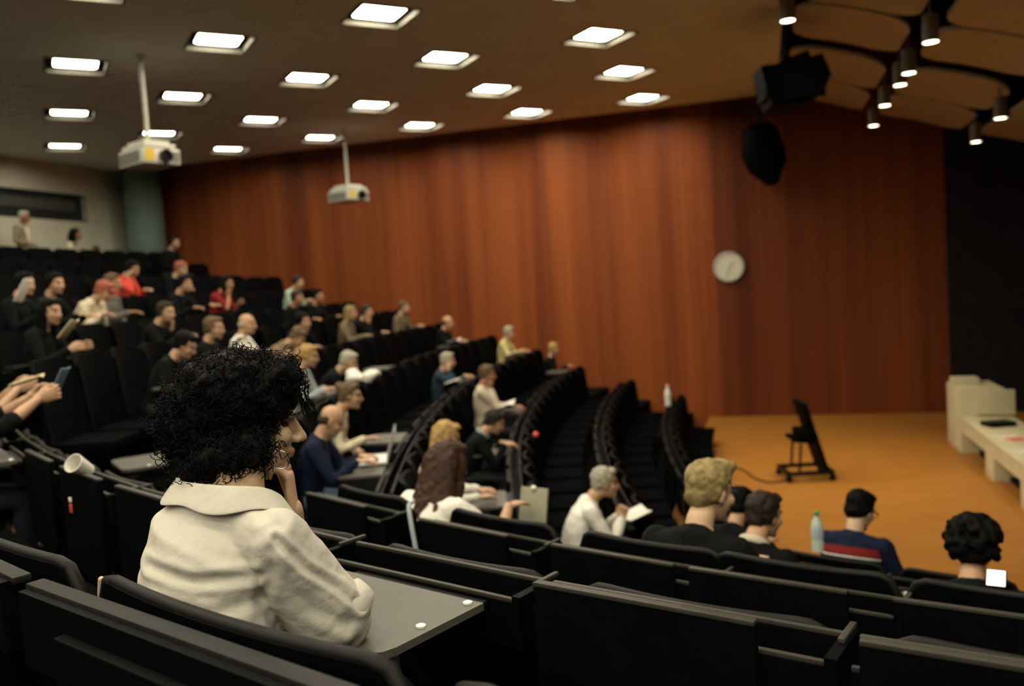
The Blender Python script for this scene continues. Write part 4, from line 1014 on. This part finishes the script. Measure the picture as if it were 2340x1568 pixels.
    cs = [(-0.006, -0.040), (-0.002, -0.005), (0.005, 0.004), (0.013, -0.003), (0.028, -0.022), (0.044, -0.042), (0.040, -0.045), (0.022, -0.027), (0.006, -0.008), (0.0, -0.040)]
    pb = PB(); vs = []; m = len(cs); cc = w(-1.05, 1.53, 2.53)
    for i, p in enumerate(path):
        tg = unit(path[min(i+1, len(path)-1)]-path[max(i-1, 0)]); out = np.cross(tg, Z); out = unit(out)
        if np.dot(out, p-cc) < 0: out = -out
        k = 1.0+0.12*math.sin(i*0.5)
        vs += [p+out*a*k+Z*b*k for a, b in cs]
    fs = [(i*m+j, i*m+(j+1) % m, (i+1)*m+(j+1) % m, (i+1)*m+j) for i in range(len(path)-1) for j in range(m)]
    fs += [tuple(range(m)), tuple((len(path)-1)*m+j for j in reversed(range(m)))]
    me = PB().add(vs, fs).mesh('collar', [MT['linen']], True)
    bm = bmesh.new(); bm.from_mesh(me); bmesh.ops.recalc_face_normals(bm, faces=bm.faces[:]); bm.to_mesh(me); bm.free()
    co = link('collar', me, so); sd = co.modifiers.new('sub', 'SUBSURF'); sd.levels = 1; sd.render_levels = 2
    # turned-up cuff
    cd = unit(CUFF1-CUFF0)
    pb = PB().loft([CUFF1-cd*0.030, CUFF1-cd*0.012, CUFF1+cd*0.004], [0.0485, 0.0490, 0.047], n=28, caps=1); link('cuff', pb.mesh('cuff', [MT['linen']], True), so)
    # yoke and sleeve seams as thin raised lines are part of the cloth
    tr = PB()
    tr.loft([tor[0]-0.02*Z, tor[1]], [0.160, 0.150], [0.118, 0.106], xdir=X, n=22)
    for H, K, A in thigh: tr.loft([H, (H+K)/2, K, (K+A)/2, A+0.02*Z], [0.094, 0.084, 0.066, 0.060, 0.054], n=14)
    V, F = remesh(tr, 0.012, 3); V = wrinkle(V, F, 0.004, 10)
    me = bpy.data.meshes.new('jeans'); me.from_pydata([tuple(p) for p in V], [], F); me.materials.append(MT['jeans']); me.polygons.foreach_set('use_smooth', [True]*len(F)); me.update(); link('jeans', me, t)
    for H, K, A in thigh: part('shoe', PB().loft([A-Y*0.04-0.045*Z, A+Y*0.06-0.05*Z, A+Y*0.16-0.058*Z], [0.040, 0.043, 0.030], n=12), 'shoe', t, True)
    # hair: a dense dark core with hundreds of loose ringlets
    g = lambda x, y, z: hc+HF@np.array([x, y, z])
    core = PB()
    for p, r in (((0, -0.040, 0.062), (0.114, 0.126, 0.100)), ((-0.03, -0.100, 0.010), (0.118, 0.092, 0.104)), ((0, -0.090, -0.065), (0.088, 0.068, 0.070)), ((0.015, -0.088, -0.112), (0.076, 0.056, 0.050)),
                 ((0.078, -0.042, 0.035), (0.030, 0.050, 0.058)), ((0.050, -0.062, -0.075), (0.036, 0.042, 0.046)), ((0.045, -0.072, -0.108), (0.032, 0.036, 0.030)), ((-0.085, -0.015, 0.020), (0.034, 0.070, 0.085)), ((0, 0.045, 0.110), (0.085, 0.050, 0.040)),
                 ((0.070, -0.045, -0.040), (0.028, 0.036, 0.045))):
        core.ell(g(*p), r, HF, 20, 14)
    core.ell(g(0.03, -0.080, -0.130), (0.066, 0.046, 0.034), HF, 20, 14)
    for p, r in ((w(-1.092, 1.490, 2.578), (0.048, 0.042, 0.036)), (w(-1.058, 1.492, 2.586), (0.044, 0.042, 0.034)), (w(-1.020, 1.512, 2.598), (0.034, 0.034, 0.030))): core.ell(p, r, None, 18, 12)
    V, F = remesh(core, 0.007, 2); V = wrinkle(V, F, 0.010, 26, seed=9)
    me = bpy.data.meshes.new('hair'); me.from_pydata([tuple(p) for p in V], [], F); me.materials.append(MT['hblack']); me.polygons.foreach_set('use_smooth', [True]*len(F)); me.update()
    ho = link('hair', me, t)
    q = random.Random(11); curls = PB(); nV = len(V); ctr = g(0, -0.05, 0.02)
    for k in range(3200):
        p = V[q.randrange(nV)]; lc = HF.T@(p-hc)
        if lc[1] > 0.035 and lc[2] < 0.085: continue
        n = unit(p-ctr); tg = unit(np.cross(n, [q.gauss(0, 1), q.gauss(0, 1), q.gauss(0, 1)]))
        d = unit(tg*0.9+n*q.uniform(0.0, 0.55)+np.array([0, 0, -0.35])); a = unit(np.cross(d, n)); b = np.cross(d, a)
        Lg = q.uniform(0.022, 0.055); r = q.uniform(0.005, 0.0095); tn = q.uniform(1.2, 2.6); ph = q.uniform(0, 6.3)
        P = [p-n*0.006+d*Lg*s+r*(cos(ph+2*pi*tn*s)*a+sin(ph+2*pi*tn*s)*b) for s in [i/13 for i in range(14)]]
        curls.loft(P, 0.0011, n=3, caps=1)
    # ringlets in front of and below the near ear
    for (x, y, z, Lg, r) in ((0.082, 0.012, 0.020, 0.075, 0.012), (0.088, -0.002, 0.000, 0.080, 0.014), (0.084, -0.028, -0.030, 0.062, 0.014), (0.070, -0.060, -0.070, 0.045, 0.012), (0.084, 0.000, -0.045, 0.045, 0.016), (0.078, -0.040, -0.060, 0.05, 0.013)):
        p = g(x, y, z); d = np.array([0.02, 0.0, -1.0])
        for e in range(5):
            ph = q.uniform(0, 6.3); rr = r*q.uniform(0.75, 1.1); oo = np.array([q.gauss(0, 0.002) for _ in range(3)])
            P = [p+oo+d*Lg*s+rr*(cos(ph+2*pi*1.7*s)*HF[:, 1]+sin(ph+2*pi*1.7*s)*HF[:, 0]*0.6) for s in [i/21 for i in range(22)]]
            curls.loft(P, 0.0016, n=4, caps=1)
    for k in range(16):  # wisps over the forehead
        p = g(0.03+q.uniform(-0.03, 0.035), 0.090+q.uniform(-0.01, 0.012), 0.075+q.uniform(-0.015, 0.02)); d = unit(HF@np.array([q.uniform(-0.3, 0.3), 0.5, -1.0]))
        P = [p+d*0.05*s+0.004*sin(5*s+k)*HF[:, 1] for s in [i/9 for i in range(10)]]; curls.loft(P, 0.0014, n=3, caps=1)
    link('ringlets', curls.mesh('ringlets', [MT['hblack']], True), ho)
    # hoop earring
    e0 = w(-0.990, 1.565, 2.588); rr = 0.0195
    hp = [e0+rr*(cos(a)*HF[:, 1]+sin(a)*Z)+(-rr)*Z+HF[:, 0]*0.004 for a in [2*pi*i/28 for i in range(29)]]
    link('hoop_earring', PB().loft(hp, 0.0018, n=8).mesh('hoop_earring', [MT['silver']], True), t, 'silver hoop earring')
main_woman()

# ------------------------------------------------------------------ small things in the hall
def sheet(name, loc, rz, size, m, label, cat, group=None, tilt=0, th=0.006, open_book=False):
    t = empty(name, loc, rz, label, cat, group); R = Matrix.Rotation(rad(tilt), 3, 'X')
    if open_book:
        for sg in (-1, 1): part('page_block', PB().box(R @ Vector((sg*size[0]/4, 0, 0.0)), (size[0]/2, size[1], th), R @ Matrix.Rotation(rad(-12*sg), 3, 'Y'), bev=th*0.3), m, t)
    else: part('sheet', PB().box((0, 0, 0), (size[0], size[1], th), R, bev=th*0.3), m, t)
    return t
sheet('paper', (-3.12, 9.85, 1.44), rad(-85), (0.42, 0.30), 'paper', 'open white papers on the tablet before the beige-shirted man', 'paper', 'white papers on far desks', 18, open_book=True)
sheet('paper', (-4.38, 14.7, 1.70), rad(-85), (0.34, 0.24), 'paper', 'white paper before the reader in the yellow shirt', 'paper', 'white papers on far desks', 15)
sheet('paper', (-5.22, 13.9, 2.0), rad(-85), (0.36, 0.28), 'paper', 'white papers before the pale-browed person, near the wood wall', 'paper', 'white papers on far desks', 15, open_book=True)
sheet('paper', (-4.0, 10.6, 1.70), rad(-85), (0.24, 0.20), 'paper', 'small white paper under the dark blue jumper\'s arm', 'paper', 'white papers on far desks', 15)
sheet('paper', (-1.0, 6.35, 1.13), rad(-60), (0.22, 0.18), 'paper', 'white paper at the clasped hands of the white-shirted man', 'paper', None, 18, open_book=True)
sheet('newspaper', (-6.52, 6.34, 3.14), rad(-60), (0.26, 0.22), 'paper', 'white newspaper raised at the far left of the hall', 'newspaper', None, 62, open_book=True)
sheet('booklet', (-4.90, 5.13, 2.79), rad(-60), (0.22, 0.16), 'creampaper', 'cream booklet held by the reader at the far left', 'booklet', None, 50, open_book=True)
sheet('paper', (-5.36, 7.86, 2.50), rad(-110), (0.07, 0.20), 'paper', 'folded white sheet held by the balding man in white', 'paper', None, 35, th=0.03)
sheet('booklet', (-4.14, 3.98, 2.53), rad(-55), (0.14, 0.17), 'creampaper', 'open cream booklet held at the left picture edge', 'booklet', None, 14, open_book=True)
sheet('magazine', (-3.80, 3.88, 2.53), rad(-70), (0.11, 0.16), 'bluebook', 'blue-covered magazine held upright at the left', 'magazine', None, 62, open_book=True)
# laptop of the man in the navy jumper
lt = empty('laptop', (-2.84, 5.72, 1.685), rad(-66), 'open laptop on the desk before the man in the navy jumper', 'laptop')
part('base', PB().box((0, 0, 0), (0.33, 0.23, 0.02), bev=0.005), 'keys', lt); part('screen_lid', PB().box((0, 0.15, 0.115), (0.33, 0.012, 0.23), Matrix.Rotation(rad(-18), 3, 'X'), bev=0.004), 'laptopgrey', lt)
# crumpled white cloth
pb = PB()
for k in range(9): pb.ell((rng.uniform(-0.13, 0.13), rng.uniform(-0.08, 0.08), rng.uniform(0, 0.05)), (rng.uniform(0.05, 0.09), 0.06, rng.uniform(0.035, 0.06)))
V, F = remesh(pb, 0.011, 2); V = wrinkle(V, F, 0.012, 16); me = bpy.data.meshes.new('cloth_bundle'); me.from_pydata([tuple(p) for p in V], [], F); me.materials.append(MT['paper']); me.update()
cb = link('cloth_bundle', me, None, 'crumpled white cloth heaped on a desk behind the man with the laptop', 'cloth'); cb.location = (-4.10, 8.2, 2.03)
# clipboard standing before the long-haired woman
cbd = empty('clipboard', (-1.28, 4.45, 1.56), rad(-17), 'grey-green clipboard standing upright beside the long brown-haired woman', 'clipboard')
R = Matrix.Rotation(rad(-14), 3, 'X')
part('board', PB().box(R @ Vector((0, 0, 0.115)), (0.175, 0.012, 0.23), R, bev=0.004), 'clipb', cbd); part('clip', PB().ell(R @ Vector((0, -0.012, 0.228)), (0.018, 0.012, 0.014)), 'bumper', cbd, True)
# bottles
def bottle(loc, label, s=1.0, capm='plasticgreen', bodym='water', labelm='waterlabel', group=None):
    t = empty('bottle', loc, 0, label, 'bottle', group)
    part('body', PB().lathe([(0.02*s, 0), (0.034*s, 0.004*s), (0.035*s, 0.06*s), (0.033*s, 0.075*s), (0.035*s, 0.09*s), (0.035*s, 0.14*s), (0.028*s, 0.175*s), (0.014*s, 0.20*s), (0.013*s, 0.215*s)], 24), bodym, t)
    part('label_band', PB().lathe([(0.0352*s, 0.085*s), (0.0358*s, 0.09*s), (0.0358*s, 0.14*s), (0.0352*s, 0.143*s)], 24), labelm, t)
    part('cap', PB().lathe([(0.015*s, 0.212*s), (0.015*s, 0.235*s), (0.012*s, 0.238*s)], 18), capm, t); return t
bottle((0.228, 5.175, 1.250), 'clear water bottle with green cap beside the striped jumper', 1.0)
bottle((-1.56, 13.74, 0.83), 'white bottle standing on a front desk against the wood wall', 1.4, 'paper', 'paper', 'paper')
bottle((-3.97, 4.93, 1.935), 'small red bottle with white cap on a folded-down tablet at the left', 0.5, 'paper', 'plasticred', 'plasticred')
tg = empty('luggage_tag', (-2.69, 2.76, 2.20), rad(-29), 'small red and white tag hanging behind a seat low at the left', 'tag')
part('cord', PB().loft([(0, -0.01, 0.02), (0, -0.02, -0.03)], 0.002, n=6), 'black', tg); part('tag_body', PB().box((0, -0.02, -0.075), (0.020, 0.006, 0.036), bev=0.002), 'plasticred', tg); part('tag_top', PB().box((0, -0.02, -0.04), (0.018, 0.007, 0.018), bev=0.002), 'paper', tg)
cu = empty('cup', (-2.70, 2.85, 2.25), 0, 'white paper cup tipped on the desk at the left', 'cup')
part('cup_wall', PB().lathe([(0.030, 0), (0.040, 0.09), (0.037, 0.09), (0.027, 0.004)], 24).xform(Matrix.Rotation(rad(55), 4, 'X')), 'paper', cu)
# phone
ph = empty('phone', (0.80, 3.60, 1.66), rad(-14), 'phone with a white lit screen held by the black-curled person', 'phone')
R = Matrix.Rotation(rad(8), 3, 'X')
part('case', PB().box((0, 0, 0), (0.070, 0.14, 0.009), R, bev=0.003), 'black', ph); part('screen', PB().box(R @ Vector((0, 0, 0.0055)), (0.062, 0.125, 0.002), R), 'screen', ph, False, 'white lit screen')
# strap hanging between two seat backs
link('strap', PB().loft(smooth_path([(-1.50, 3.36, 2.00), (-1.47, 3.27, 1.99), (-1.42, 3.20, 1.84), (-1.38, 3.16, 1.70), (-1.35, 3.14, 1.60)]), [0.010]*33, [0.004]*33, n=6).mesh('strap', [MT['cgreyblue']], True), None, 'pale bag strap hanging down behind the long brown-haired woman', 'strap')
pn = empty('bauble', (-2.2, 8.0, 1.41), 0, 'small round pink ball on a desk above the pale folded-down tablet', 'ball'); part('ball', PB().ell((0, 0, 0.03), 0.03), 'plasticred', pn, True)

# ------------------------------------------------------------------ light and output
w = bpy.data.worlds.new('hall'); sc.world = w; w.use_nodes = True
bg = w.node_tree.nodes['Background']; bg.inputs[0].default_value = (0.45, 0.60, 0.70, 1); bg.inputs[1].default_value = 0.06
sc.view_settings.view_transform = 'Standard'; sc.view_settings.look = 'None'; sc.view_settings.gamma = 1.0; sc.view_settings.exposure = -0.2
sc.cycles.max_bounces = 4; sc.cycles.diffuse_bounces = 3; sc.cycles.glossy_bounces = 2; sc.cycles.transmission_bounces = 0
sc.cycles.caustics_reflective = False; sc.cycles.caustics_refractive = False; sc.cycles.sample_clamp_indirect = 4.0
sc.cycles.use_denoising = True
sc.cycles.use_adaptive_sampling = True; sc.cycles.adaptive_threshold = 0.06; sc.cycles.adaptive_min_samples = 10
